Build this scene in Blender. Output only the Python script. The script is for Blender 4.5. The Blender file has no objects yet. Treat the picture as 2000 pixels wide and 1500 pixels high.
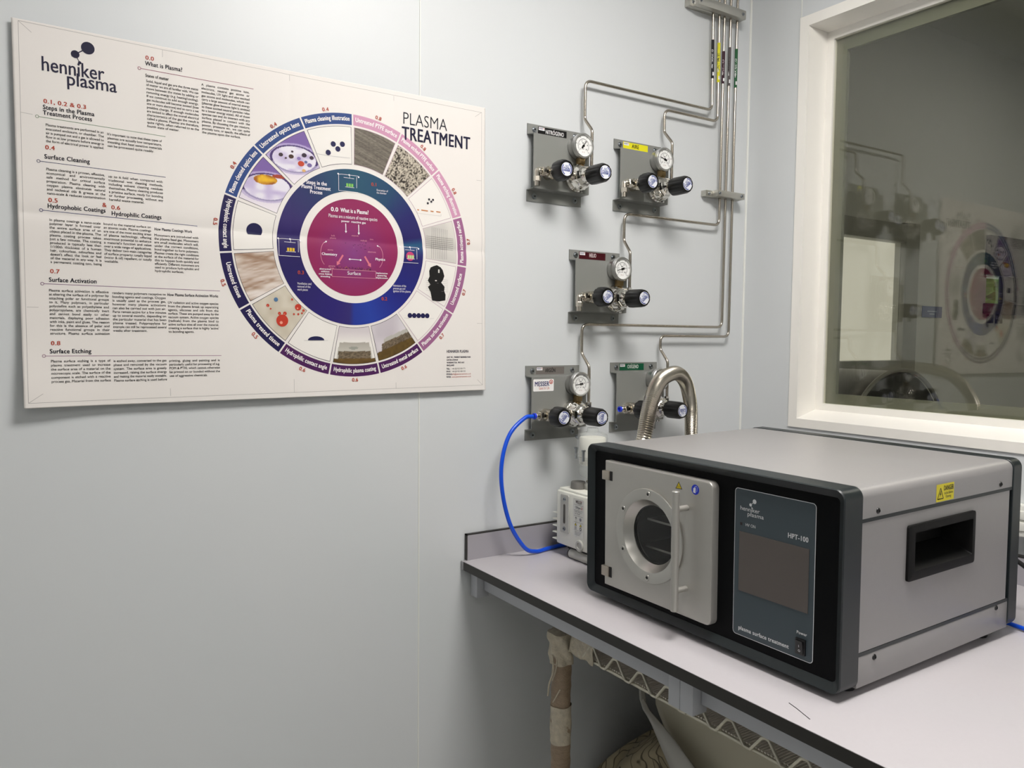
import bpy, bmesh, math, random
from mathutils import Vector, Matrix
random.seed(7)
sc = bpy.context.scene
COL = sc.collection
PI = math.pi

# ------------------------------------------------------------------ camera
def cam_basis(yaw, pitch, roll):
    fw = Vector((math.sin(yaw)*math.cos(pitch), math.cos(yaw)*math.cos(pitch), math.sin(pitch)))
    r = Vector((math.cos(yaw), -math.sin(yaw), 0)); u = r.cross(fw)
    rr = r*math.cos(roll) + u*math.sin(roll); uu = -r*math.sin(roll) + u*math.cos(roll)
    return rr, uu, fw
cam = bpy.data.cameras.new('camera'); cam.sensor_fit = 'HORIZONTAL'; cam.sensor_width = 36.0
cam.lens = 36.0*1544.544/2000.0; cam.clip_start = .02
camo = bpy.data.objects.new('camera', cam); COL.objects.link(camo)
r_, u_, f_ = cam_basis(0.581496, -0.060087, 0.009814)
camo.matrix_world = Matrix(((r_.x, u_.x, -f_.x, -1.70173), (r_.y, u_.y, -f_.y, -1.45350), (r_.z, u_.z, -f_.z, 1.38009), (0, 0, 0, 1)))
sc.camera = camo

# ------------------------------------------------------------------ world, exposure
W = bpy.data.worlds.new('World'); sc.world = W; W.use_nodes = True
bg = W.node_tree.nodes['Background']; bg.inputs[0].default_value = (.75, .85, 1, 1); bg.inputs[1].default_value = 2.6
sc.view_settings.view_transform = 'Standard'; sc.view_settings.look = 'None'
sc.view_settings.exposure = 0.0; sc.view_settings.gamma = 1.0; sc.view_settings.use_curve_mapping = False
LAMP_STRENGTH = 39.0
FILL_STRENGTH = 3.4
FAR_FILL = 12

# ------------------------------------------------------------------ colour and materials
def s2l(c):
    c = c/255.0
    return c/12.92 if c <= .04045 else ((c+.055)/1.055)**2.4
def rgb(r, g, b): return (s2l(r), s2l(g), s2l(b), 1.0)
MATS = {}
def mat(name, col, rough=.5, metal=0.0, noise=.04, nscale=30.0, bump=0.0, bscale=200.0, spec=.5, coat=0.0, stretch=None):
    if name in MATS: return MATS[name]
    m = bpy.data.materials.new(name); m.use_nodes = True; MATS[name] = m
    nt = m.node_tree; b = nt.nodes['Principled BSDF']
    c = rgb(*col)
    b.inputs['Roughness'].default_value = rough; b.inputs['Metallic'].default_value = metal
    b.inputs['Specular IOR Level'].default_value = spec
    if coat: b.inputs['Coat Weight'].default_value = coat
    tc = nt.nodes.new('ShaderNodeTexCoord'); co = tc.outputs['Object']
    if stretch:
        mp = nt.nodes.new('ShaderNodeMapping'); mp.inputs['Scale'].default_value = stretch
        nt.links.new(co, mp.inputs['Vector']); co = mp.outputs['Vector']
    n = nt.nodes.new('ShaderNodeTexNoise'); n.inputs['Scale'].default_value = nscale; n.inputs['Detail'].default_value = 3
    nt.links.new(co, n.inputs['Vector'])
    mx = nt.nodes.new('ShaderNodeMix'); mx.data_type = 'RGBA'
    mx.inputs[6].default_value = tuple(max(0, x*(1-noise)) for x in c[:3]) + (1,)
    mx.inputs[7].default_value = tuple(min(1, x*(1+noise)) for x in c[:3]) + (1,)
    nt.links.new(n.outputs['Fac'], mx.inputs[0]); nt.links.new(mx.outputs[2], b.inputs['Base Color'])
    if bump:
        n2 = nt.nodes.new('ShaderNodeTexNoise'); n2.inputs['Scale'].default_value = bscale; n2.inputs['Detail'].default_value = 2
        nt.links.new(co, n2.inputs['Vector'])
        bp = nt.nodes.new('ShaderNodeBump'); bp.inputs['Strength'].default_value = bump; bp.inputs['Distance'].default_value = .002
        nt.links.new(n2.outputs['Fac'], bp.inputs['Height']); nt.links.new(bp.outputs['Normal'], b.inputs['Normal'])
    return m
def glass_mat(name, tint, fres=1.5, rough=0.0, extra=0.0, body=None, body_f=0.0):
    m = bpy.data.materials.new(name); m.use_nodes = True; MATS[name] = m
    nt = m.node_tree; nt.nodes.clear()
    out = nt.nodes.new('ShaderNodeOutputMaterial')
    tr = nt.nodes.new('ShaderNodeBsdfTransparent'); tr.inputs[0].default_value = rgb(*tint)
    gl = nt.nodes.new('ShaderNodeBsdfGlossy'); gl.inputs['Roughness'].default_value = rough
    fr = nt.nodes.new('ShaderNodeFresnel'); gm = nt.nodes.new('ShaderNodeNewGeometry'); mm = nt.nodes.new('ShaderNodeMath'); mm.operation = 'MULTIPLY_ADD'   # same reflectance from both sides
    mm.inputs[1].default_value = 1/fres - fres; mm.inputs[2].default_value = fres
    nt.links.new(gm.outputs['Backfacing'], mm.inputs[0]); nt.links.new(mm.outputs[0], fr.inputs[0])
    ad = nt.nodes.new('ShaderNodeMath'); ad.operation = 'ADD'; ad.inputs[1].default_value = extra; ad.use_clamp = True
    nt.links.new(fr.outputs[0], ad.inputs[0])
    src = tr.outputs[0]
    if body:
        df = nt.nodes.new('ShaderNodeBsdfDiffuse'); df.inputs[0].default_value = rgb(*body)
        mb = nt.nodes.new('ShaderNodeMixShader'); mb.inputs[0].default_value = body_f
        nt.links.new(tr.outputs[0], mb.inputs[1]); nt.links.new(df.outputs[0], mb.inputs[2]); src = mb.outputs[0]
    mx = nt.nodes.new('ShaderNodeMixShader')
    nt.links.new(ad.outputs[0], mx.inputs[0]); nt.links.new(src, mx.inputs[1]); nt.links.new(gl.outputs[0], mx.inputs[2])
    nt.links.new(mx.outputs[0], out.inputs[0])
    return m
def emit_mat(name, col, strength):
    m = bpy.data.materials.new(name); m.use_nodes = True; MATS[name] = m
    nt = m.node_tree; nt.nodes.clear()
    out = nt.nodes.new('ShaderNodeOutputMaterial'); e = nt.nodes.new('ShaderNodeEmission')
    e.inputs[0].default_value = rgb(*col); e.inputs[1].default_value = strength
    nt.links.new(e.outputs[0], out.inputs[0]); return m
def ink_mat(name, rough=.55):
    m = bpy.data.materials.new(name); m.use_nodes = True; MATS[name] = m
    nt = m.node_tree; b = nt.nodes['Principled BSDF']; b.inputs['Roughness'].default_value = rough; b.inputs['Specular IOR Level'].default_value = .3
    a = nt.nodes.new('ShaderNodeAttribute'); a.attribute_name = 'ink'
    nt.links.new(a.outputs['Color'], b.inputs['Base Color']); return m

M_WALL = mat('wall_panel_paint', (208, 211, 212), .42, noise=.012, nscale=4, bump=.02, bscale=350)
M_SEAM = mat('silicone_seam', (225, 226, 220), .5)
M_FLOOR = mat('floor_vinyl', (176, 176, 172), .5)
M_CEIL = mat('ceiling_panel_white', (225, 226, 224), .6)
M_FRAME = mat('window_frame_white', (240, 237, 230), .35, noise=.01)
M_LAMP = emit_mat('lamp_diffuser', (255, 251, 247), LAMP_STRENGTH)
M_FILL = emit_mat('added_fill_diffuser', (255, 251, 247), FILL_STRENGTH)
M_FAR_FILL = emit_mat('added_far_fill_diffuser', (255, 250, 240), FAR_FILL)
M_GLASS = glass_mat('window_glass', (240, 240, 232), 1.6, extra=.02)
M_SPACER = mat('window_gasket_grey', (136, 138, 132), .6)
M_INK = ink_mat('printed_ink', .55)
M_INKG = ink_mat('glossy_sticker_ink', .3)
M_PAPER = mat('poster_paper', (226, 221, 216), .6, noise=.01, nscale=8)
M_GREY = mat('grey_painted_steel', (130, 131, 127), .38, noise=.02, bump=.03, bscale=500)
M_CHROME = mat('polished_chrome', (225, 222, 215), .08, 1.0, noise=.01)
M_NICKEL = mat('nickel_fitting', (205, 198, 185), .2, 1.0, noise=.02)
M_BRASS = mat('dull_brass', (150, 128, 92), .35, 1.0)
M_STEEL = mat('stainless_tube', (178, 170, 158), .24, 1.0, noise=.05, nscale=60)
M_ALU = mat('anodised_aluminium', (190, 188, 180), .4, .9, noise=.03, nscale=40)
M_GAUGE = mat('gauge_case_steel', (196, 196, 194), .3, .9)
M_BLACK = mat('black_plastic', (12, 12, 13), .32, noise=.1)
M_SCREW = mat('zinc_screw', (160, 164, 168), .3, 1.0)
M_DARK = mat('painted_recess_shade', (14, 14, 15), .6)  # near-black colour standing in for shade inside sockets and notches
M_GGLASS = glass_mat('gauge_glass', (250, 250, 250), 1.45)
M_BLUE = mat('blue_polyurethane_hose', (6, 78, 214), .28)
M_BLUEB = mat('blue_push_fitting', (35, 60, 215), .35)
M_TOP = mat('worktop_laminate', (190, 186, 189), .38, noise=.02, nscale=120)
M_EDGE = mat('worktop_black_edge', (36, 34, 30), .45, noise=.05)
M_ENDCAP = mat('worktop_end_cap', (150, 150, 152), .4)
M_SPLASH = mat('splashback_laminate', (158, 155, 160), .4, noise=.02)
M_APRON = mat('grey_apron_steel', (182, 184, 189), .42, noise=.015)
M_UNIT = mat('unit_grey_paint', (148, 146, 145), .36, noise=.02, nscale=80, bump=.04, bscale=900)
M_BEZEL = mat('bezel_slate_paint', (28, 35, 37), .42, noise=.04)
M_PANEL = mat('black_front_panel', (7, 8, 10), .55, noise=.1, spec=.1)
M_DOOR = mat('brushed_aluminium_door', (182, 180, 174), .42, .6, noise=.02, nscale=60)
M_RING = mat('turned_aluminium_ring', (188, 186, 180), .3, .9, noise=.02)
M_CHGLASS = glass_mat('chamber_glass', (205, 205, 205), 1.5)
M_CHAMBER = mat('chamber_dark_metal', (92, 90, 86), .5, .5)
M_SCREEN = mat('dead_touch_screen', (90, 83, 79), .25, noise=.02)
M_WHITE = mat('cream_pump_paint', (226, 226, 216), .4, noise=.01)
M_PGREY = mat('pump_grey_plastic', (112, 110, 106), .5)
M_LGREY = mat('pump_light_grey_plastic', (178, 178, 172), .45)
M_RUBBER = mat('black_rubber', (20, 20, 20), .7)
M_JAR = glass_mat('clear_jar', (250, 251, 250), 1.22, .12, .02, body=(235, 238, 236), body_f=.16)
M_FILTER = mat('white_filter_cartridge', (232, 230, 220), .7)
M_HOSE = mat('corrugated_steel', (196, 189, 176), .24, 1.0, noise=.05)
M_WRAP = mat('brown_plastic_wrap', (150, 130, 108), .42, noise=.28, nscale=70, bump=.9, bscale=240, stretch=(1, 1, 2.5))
M_FILM = mat('clear_film_wrap', (190, 180, 160), .35, noise=.35, nscale=90, bump=1.0, bscale=170)
M_RACK = mat('chromed_rack_wire', (205, 200, 184), .35, .75, noise=.05)
M_SHWIRE = mat('shelf_wire_dull', (226, 218, 206), .5, .0)
M_BUNDLE = mat('wrapped_bundle_paper', (158, 146, 120), .6, noise=.2, nscale=14, bump=.7, bscale=40)
_n = M_BUNDLE.node_tree; _k = _n.nodes.new('ShaderNodeTexBrick'); _k.inputs['Scale'].default_value = 1.0
_k.inputs['Brick Width'].default_value = .046; _k.inputs['Row Height'].default_value = .020; _k.inputs['Mortar Size'].default_value = .0020; _k.inputs['Mortar Smooth'].default_value = .6
_k.inputs['Color1'].default_value = (1, 1, 1, 1); _k.inputs['Color2'].default_value = (.72, .70, .64, 1); _k.inputs['Mortar'].default_value = (.10, .08, .05, 1)
_m = _n.nodes.new('ShaderNodeMapping'); _m.inputs['Rotation'].default_value = (0, 0, 1.15)
_c = _n.nodes.new('ShaderNodeTexCoord'); _d = _n.nodes.new('ShaderNodeTexNoise'); _d.inputs['Scale'].default_value = 9; _n.links.new(_c.outputs['Object'], _d.inputs['Vector'])
_e = _n.nodes.new('ShaderNodeVectorMath'); _e.operation = 'MULTIPLY_ADD'; _e.inputs[1].default_value = (.09, .09, .09); _n.links.new(_d.outputs['Color'], _e.inputs[0]); _n.links.new(_c.outputs['Object'], _e.inputs[2])
_n.links.new(_e.outputs[0], _m.inputs[0]); _n.links.new(_m.outputs[0], _k.inputs['Vector'])
_x = _n.nodes.new('ShaderNodeMix'); _x.data_type = 'RGBA'; _x.blend_type = 'MULTIPLY'; _x.inputs[0].default_value = .85
_b = _n.nodes['Principled BSDF']; _s = _b.inputs['Base Color'].links[0].from_socket; _n.links.new(_s, _x.inputs[6]); _n.links.new(_k.outputs['Color'], _x.inputs[7]); _n.links.new(_x.outputs[2], _b.inputs['Base Color'])
M_SHEET = mat('pale_plastic_sheet', (190, 184, 164), .5, noise=.05, nscale=6, bump=.1, bscale=20)
M_SHEETG = mat('grey_sheet_hem', (172, 170, 164), .5, noise=.04, nscale=10)
M_TRUNK = mat('white_trunking_plastic', (228, 228, 220), .4)
M_FARWALL = mat('adjacent_wall_paint', (196, 197, 192), .6, noise=.02)
M_FARFRM = mat('adjacent_window_frame', (150, 150, 144), .5)
M_LIT = emit_mat('daylit_frosted_pane', (244, 240, 228), .66)
M_LEAF = mat('hedge_leaf', (96, 128, 52), .6, noise=.5, nscale=30)
M_GRIP = mat('grip_black_plastic', (17, 17, 17), .6, noise=.1, spec=.2)
M_MACH = mat('dark_machine_paint', (44, 44, 46), .35)

# ------------------------------------------------------------------ object helpers
def link(name, me, parent=None, m=None, loc=None):
    o = bpy.data.objects.new(name, me); COL.objects.link(o)
    if parent: o.parent = parent
    if loc: o.location = loc
    return o
def tag(o, label=None, cat=None, group=None, kind=None):
    if label: o['label'] = label
    if cat: o['category'] = cat
    if group: o['group'] = group
    if kind: o['kind'] = kind
    return o
def thing(name, label, cat, loc=(0, 0, 0), rot=(0, 0, 0), group=None):
    o = bpy.data.objects.new(name, None); COL.objects.link(o); o.location = loc; o.rotation_euler = rot
    o.empty_display_size = .02
    return tag(o, label, cat, group)

class MB:
    """collects shapes in one bmesh"""
    def __init__(s): s.bm = bmesh.new(); s.mi = 0; s.sm = True; s.old = set()
    def faces_since(s, n): 
        for f in s.bm.faces:
            if f not in s.old: f.material_index = s.mi; f.smooth = s.sm
        s.old = set(s.bm.faces)
    def box(s, x0, x1, y0, y1, z0, z1, bev=0.0, seg=2):
        n = len(s.bm.faces)
        x0, x1 = min(x0, x1), max(x0, x1); y0, y1 = min(y0, y1), max(y0, y1); z0, z1 = min(z0, z1), max(z0, z1)
        v = [s.bm.verts.new(p) for p in ((x0,y0,z0),(x1,y0,z0),(x1,y1,z0),(x0,y1,z0),(x0,y0,z1),(x1,y0,z1),(x1,y1,z1),(x0,y1,z1))]
        fs = [s.bm.faces.new([v[i] for i in q]) for q in ((0,3,2,1),(4,5,6,7),(0,1,5,4),(1,2,6,5),(2,3,7,6),(3,0,4,7))]
        if bev:
            es = list({e for f in fs for e in f.edges})
            bmesh.ops.bevel(s.bm, geom=es, offset=bev, segments=seg, profile=.5, affect='EDGES')
        s.faces_since(n); return s
    def frame(s, d):
        d = Vector(d).normalized(); a = Vector((0, 0, 1)) if abs(d.z) < .9 else Vector((1, 0, 0))
        u = a.cross(d).normalized(); return u, d.cross(u), d
    def lathe(s, prof, o, d=(0, -1, 0), seg=32, lobes=0, lob=0.0, cap=True, rot=0.0):
        """prof: list of (radius, distance along d)"""
        n = len(s.bm.faces); u, v, w = s.frame(d); o = Vector(o); rings = []
        for r, t in prof:
            ring = []
            for i in range(seg):
                a = 2*PI*i/seg + rot; rr = r
                if lobes: rr = r*(1 - lob*max(0, math.cos(lobes*a))**3)
                ring.append(s.bm.verts.new(o + w*t + (u*math.cos(a) + v*math.sin(a))*rr))
            rings.append(ring)
        for A, B in zip(rings, rings[1:]):
            for i in range(seg):
                j = (i+1) % seg
                s.bm.faces.new((A[i], A[j], B[j], B[i]))
        if cap:
            if prof[0][0] > 1e-6: s.bm.faces.new(list(reversed(rings[0])))
            if prof[-1][0] > 1e-6: s.bm.faces.new(rings[-1])
        s.faces_since(n); return s
    def cyl(s, a, b, r, r2=None, seg=20, bev=0.0):
        a, b = Vector(a), Vector(b); L = (b-a).length; r2 = r if r2 is None else r2
        if bev: return s.lathe([(r-bev, 0), (r, bev), (r2, L-bev), (r2-bev, L)], a, b-a, seg)
        return s.lathe([(r, 0), (r2, L)], a, b-a, seg)
    def tube(s, pts, r, seg=10, cap=True, radf=None):
        n = len(s.bm.faces); pts = [Vector(p) for p in pts]; rings = []
        t = (pts[1]-pts[0]).normalized(); u, v, _ = s.frame(t)
        for i, p in enumerate(pts):
            if i == 0: t2 = (pts[1]-pts[0]).normalized()
            elif i == len(pts)-1: t2 = (pts[-1]-pts[-2]).normalized()
            else: t2 = ((pts[i+1]-p).normalized() + (p-pts[i-1]).normalized()).normalized()
            q = t.rotation_difference(t2); u = q @ u; v = q @ v; t = t2
            rr = radf(i) if radf else r
            rings.append([s.bm.verts.new(p + (u*math.cos(2*PI*k/seg) + v*math.sin(2*PI*k/seg))*rr) for k in range(seg)])
        for A, B in zip(rings, rings[1:]):
            for i in range(seg):
                j = (i+1) % seg; s.bm.faces.new((A[i], A[j], B[j], B[i]))
        if cap: s.bm.faces.new(list(reversed(rings[0]))); s.bm.faces.new(rings[-1])
        s.faces_since(n); return s
    def loops(s, loops, close0=False, close1=False):
        """skin between closed loops with equal counts"""
        n = len(s.bm.faces); R = [[s.bm.verts.new(p) for p in L] for L in loops]; k = len(R[0])
        for A, B in zip(R, R[1:]):
            for i in range(k):
                j = (i+1) % k; s.bm.faces.new((A[i], A[j], B[j], B[i]))
        if close0: s.bm.faces.new(list(reversed(R[0])))
        if close1: s.bm.faces.new(R[-1])
        s.faces_since(n); return s
    def grid(s, f, nu, nv, close_u=False):
        n = len(s.bm.faces); V = [[s.bm.verts.new(f(i/nu, j/nv)) for j in range(nv+1)] for i in range(nu+1)]
        for i in range(nu):
            for j in range(nv): s.bm.faces.new((V[i][j], V[i+1][j], V[i+1][j+1], V[i][j+1]))
        s.faces_since(n); return s
    def mesh(s, name, mats, fix=True, sharp=40):
        bm = s.bm
        if fix: bmesh.ops.recalc_face_normals(bm, faces=bm.faces)
        me = bpy.data.meshes.new(name); bm.to_mesh(me); bm.free()
        for m in (mats if isinstance(mats, (list, tuple)) else [mats]): me.materials.append(m)
        try: me.set_sharp_from_angle(angle=math.radians(sharp))
        except Exception: pass
        return me
    def build(s, name, mats, parent=None, loc=None, fix=True, sharp=40):
        return link(name, s.mesh(name, mats, fix, sharp), parent, None, loc)

def fillet(pts, r, n=6):
    pts = [Vector(p) for p in pts]; out = [pts[0]]
    for a, b, c in zip(pts, pts[1:], pts[2:]):
        d1 = (a-b); d2 = (c-b); ang = d1.angle(d2); 
        if ang > PI-.02: out.append(b); continue
        t = min(r/math.tan(ang/2), d1.length*.48, d2.length*.48)
        p, q = b + d1.normalized()*t, b + d2.normalized()*t
        for i in range(n+1):
            k = i/n; out.append(p*(1-k)**2 + b*2*k*(1-k) + q*k*k)
    out.append(pts[-1]); return out
def spline(pts, n=10):
    P = [Vector(p) for p in pts]; P = [P[0]*2-P[1]] + P + [P[-1]*2-P[-2]]; out = []
    for i in range(1, len(P)-2):
        for k in range(n):
            t = k/n; a, b, c, d = P[i-1:i+3]
            out.append(.5*((2*b) + (c-a)*t + (2*a-5*b+4*c-d)*t*t + (3*b-a-3*c+d)*t**3))
    out.append(P[-2]); return out
def rrect(x0, x1, z0, z1, r, n=6):
    out = []
    for cx, cz, a0 in ((x1-r, z1-r, 0), (x0+r, z1-r, 90), (x0+r, z0+r, 180), (x1-r, z0+r, 270)):
        for i in range(n+1):
            a = math.radians(a0 + 90*i/n); out.append((cx + r*math.cos(a), cz + r*math.sin(a)))
    return out

# ------------------------------------------------------------------ lettering: glyph outlines of the built-in font
_g = {}
_tmpc = bpy.data.curves.new('glyph_source', 'FONT'); _tmpo = bpy.data.objects.new('glyph_source', _tmpc); COL.objects.link(_tmpo)
_tmpc.resolution_u = 3; _tmpc.size = 1.0; _tmpc.fill_mode = 'FRONT'
def _conv(txt, off):
    _tmpc.body = txt; _tmpc.offset = off
    dg = bpy.context.evaluated_depsgraph_get(); dg.update()
    ev = _tmpo.evaluated_get(dg); me = ev.to_mesh()
    vs = [(v.co.x, v.co.y) for v in me.vertices]; fs = [tuple(p.vertices) for p in me.polygons]
    ev.to_mesh_clear(); return vs, fs
def glyph(c, w=0):
    k = (c, w)
    if k in _g: return _g[k]
    vs, fs = _conv(c, -.008 if w == 2 else 0.0)
    d = (0, .026, 0, .010)[w]
    if d:      # heavier weight: the outline drawn three times side by side
        n = len(vs); base = list(vs); bf = list(fs)
        vs = [(x+k*d, y+k2*d*.35, z) for z, (k, k2) in enumerate(((-1, -1), (1, 1), (-1, 1), (1, -1))) for x, y in base]; fs = [tuple(i+q*n for i in f) for q in range(4) for f in bf]
    def wid(t):
        v, _ = _conv(t, 0.0); return max(p[0] for p in v) - min(p[0] for p in v) if v else 0
    adv = wid('|' + c + '|') - wid('||') + (.035 if w == 1 else 0)
    _g[k] = (vs, fs, adv); return _g[k]
_xh = None
def xheight():
    global _xh
    if _xh is None: _xh = max(p[1] for p in glyph('x')[0])
    return _xh
def capheight(): return max(p[1] for p in glyph('H')[0])
def text_width(t, w=0): return sum(glyph(c, w)[2] for c in t)

class Print:
    """flat artwork in (u right, v up) units mapped by fn(u, v, lift)"""
    def __init__(s): s.v = []; s.c = []; s.f = []; s.lift = 0.0
    def _add(s, vs, fs, col, lift):
        b = len(s.v); s.v += [(q[0], q[1], lift + (.14*q[2] if len(q) > 2 else 0)) for q in vs]
        s.c += ([rgb(*col)]*len(vs) if not callable(col) else [rgb(*col(q[0], q[1])) for q in vs]); s.f += [tuple(i+b for i in f) for f in fs]
    def poly(s, pts, col, lift=1): s._add(pts, [tuple(range(len(pts)))], col, lift); return s
    def rect(s, x0, x1, y0, y1, col, lift=1, step=None):
        if not step: return s.poly([(x0,y0),(x1,y0),(x1,y1),(x0,y1)], col, lift)
        nx = max(1, int(abs(x1-x0)/step)); ny = max(1, int(abs(y1-y0)/step))
        vs = [(x0+(x1-x0)*i/nx, y0+(y1-y0)*j/ny) for i in range(nx+1) for j in range(ny+1)]
        fs = [(i*(ny+1)+j, (i+1)*(ny+1)+j, (i+1)*(ny+1)+j+1, i*(ny+1)+j+1) for i in range(nx) for j in range(ny)]
        s._add(vs, fs, col, lift); return s
    def disc(s, cx, cy, r, col, lift=1, ry=None, seg=24, rings=1, rot=0):
        ry = ry or r; vs = [(cx, cy)]; fs = []
        cr, sr = math.cos(rot), math.sin(rot)
        for k in range(1, rings+1):
            for i in range(seg):
                a = 2*PI*i/seg; x, y = r*k/rings*math.cos(a), ry*k/rings*math.sin(a); vs.append((cx+x*cr-y*sr, cy+x*sr+y*cr))
        for i in range(seg): fs.append((0, 1+i, 1+(i+1) % seg))
        for k in range(rings-1):
            for i in range(seg):
                a, b = 1+k*seg+i, 1+k*seg+(i+1) % seg; fs.append((a, a+seg, b+seg, b))
        s._add(vs, fs, col, lift); return s
    def sector(s, cx, cy, r0, r1, a0, a1, col, lift=1, step=4.0):
        """clock angles in degrees from the top"""
        nr = max(1, int((r1-r0)/step)); na = max(2, int(math.radians(a1-a0)*r1/step))
        vs = [(cx+(r0+(r1-r0)*i/nr)*math.sin(math.radians(a0+(a1-a0)*j/na)), cy+(r0+(r1-r0)*i/nr)*math.cos(math.radians(a0+(a1-a0)*j/na))) for i in range(nr+1) for j in range(na+1)]
        fs = [(i*(na+1)+j, i*(na+1)+j+1, (i+1)*(na+1)+j+1, (i+1)*(na+1)+j) for i in range(nr) for j in range(na)]
        s._add(vs, fs, col, lift); return s
    def line(s, pts, w, col, lift=2, step=6.0):
        for (x0, y0), (x1, y1) in zip(pts, pts[1:]):
            L = math.hypot(x1-x0, y1-y0); n = max(1, int(L/step)); nx, ny = -(y1-y0)/L*w/2, (x1-x0)/L*w/2
            vs = []; fs = []
            for i in range(n+1):
                x, y = x0+(x1-x0)*i/n, y0+(y1-y0)*i/n; vs += [(x+nx, y+ny), (x-nx, y-ny)]
            for i in range(n): fs.append((2*i, 2*i+1, 2*i+3, 2*i+2))
            s._add(vs, fs, col, lift)
        return s
    def arrow(s, x0, y0, x1, y1, w, h, col, lift=3):
        L = math.hypot(x1-x0, y1-y0); dx, dy = (x1-x0)/L, (y1-y0)/L; bx, by = x1-dx*h, y1-dy*h
        s.line([(x0, y0), (bx, by)], w, col, lift); s.poly([(x1, y1), (bx-dy*h*.6, by+dx*h*.6), (bx+dy*h*.6, by-dx*h*.6)], col, lift); return s
    def text(s, t, x, y, xh, col, w=0, width=None, align='L', lift=3, justify=False, sx=1.0, bend=None, rot=0.0, total=None):
        """baseline at y; xh = x-height; width squeezes (or, with justify, spreads the words)"""
        k = xh/xheight(); tw = text_width(t, w)*k*sx; gap = 0.0; kx = k*sx
        if width:
            if justify and ' ' in t and tw < width*1.15:
                if tw > width: kx *= width/tw
                else: gap = (width-tw)/t.count(' ')
                tw = width
            else: kx *= width/tw; tw = width
        px = {'L': 0, 'C': -tw/2, 'R': -tw}[align]
        cr, sr = math.cos(rot), math.sin(rot)
        for c in t:
            vs, fs, adv = glyph(c, w)
            if vs:
                if bend:
                    cx, cy, R, a, ccw = bend; out = []
                    for q in vs:
                        X, Y = px+q[0]*kx, q[1]*k
                        th = math.radians(a) + (-(X)/R if ccw else X/R); rr = R - Y if ccw else R + Y
                        out.append((cx+rr*math.sin(th), cy+rr*math.cos(th)) + tuple(q[2:]))
                else: out = [(x+(px+q[0]*kx)*cr-q[1]*k*sr, y+(px+q[0]*kx)*sr+q[1]*k*cr) + tuple(q[2:]) for q in vs]
                s._add(out, fs, col, lift)
            px += adv*kx + (gap if c == ' ' else 0)
        return s
    def mesh(s, name, fn, mats, lift_unit=.00015):
        me = bpy.data.meshes.new(name)
        me.from_pydata([fn(x, y, l*lift_unit) for x, y, l in s.v], [], s.f)
        at = me.attributes.new('ink', 'FLOAT_COLOR', 'POINT')
        at.data.foreach_set('color', [q for c in s.c for q in c])
        me.materials.append(mats); me.update()
        return me
    def build(s, name, fn, mats, parent=None, lift_unit=.00015):
        return link(name, s.mesh(name, fn, mats, lift_unit), parent)
def plane_fn(o, eu, ev, en):
    o, eu, ev, en = Vector(o), Vector(eu), Vector(ev), Vector(en)
    return lambda u, v, l: o + eu*u + ev*v + en*l

# ================================================================== SETTING
def struct(name, mb, m, **k): return tag(mb.build(name, m, **k), kind='structure')
CZ = 2.55
struct('floor', MB().box(-3.7, .12, -3.9, .1, -.1, 0), M_FLOOR)
struct('ceiling', MB().box(-3.7, .12, -3.9, .1, CZ, CZ+.1), M_CEIL)
struct('wall_back', MB().box(-3.7, .0, 0, .1, 0, CZ), M_WALL)
struct('wall_left', MB().box(-3.7, -3.6, -3.8, 0, 0, CZ), M_WALL)
struct('wall_front', MB().box(-3.7, 0, -3.9, -3.8, 0, CZ), M_WALL)
WY0, WY1, WZ0, WZ1 = -2.30, -.184, 1.180, 2.1507     # opening in the right wall
w = MB()
w.box(0, .12, -3.9, WY0, 0, 2.95); w.box(0, .12, WY1, .9, 0, 2.95); w.box(0, .12, WY0, WY1, 0, WZ0); w.box(0, .12, WY0, WY1, WZ1, 2.95)
struct('wall_right', w, M_WALL)
struct('trim_1', MB().box(-.9752, -.9728, -.0012, 0, 0, CZ), M_SEAM)
struct('trim_2', MB().cyl((-.001, -.001, 0), (-.001, -.001, CZ), .0035, seg=8), M_SEAM)
struct('trim_3', MB().box(-.0012, 0, -.1602, -.1578, 2.176, CZ), M_SEAM)
# window between the two rooms
def rl(x, y0, y1, z0, z1): return [(x, y1, z0), (x, y1, z1), (x, y0, z1), (x, y0, z0)]
wroot = thing('window_1', None, None); wroot['kind'] = 'structure'
f = MB(); f.sm = False
f.loops([rl(0, -2.325, -.158, 1.158, 2.176), rl(-.004, -2.325, -.158, 1.158, 2.176), rl(-.004, -2.30, -.1835, 1.180, 2.1507),
         rl(.060, -2.292, -.191, 1.2005, 2.1443), rl(.060, -2.273, -.2105, 1.2177, 2.1238), rl(.075, -2.273, -.2105, 1.2177, 2.1238)])
f.build('frame', M_FRAME, wroot)
MB().box(.066, .072, -2.29, -.19, 1.20, 2.14).build('pane', M_GLASS, wroot)
b = MB()
b.box(.0735, .085, -.239, -.195, 1.205, 2.135); b.box(.0735, .085, -2.29, -2.245, 1.205, 2.135); b.box(.0735, .085, -2.245, -.239, 1.205, 1.243); b.box(.0735, .085, -2.245, -.239, 2.0927, 2.135)
b.build('gasket', M_SPACER, wroot)
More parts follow.
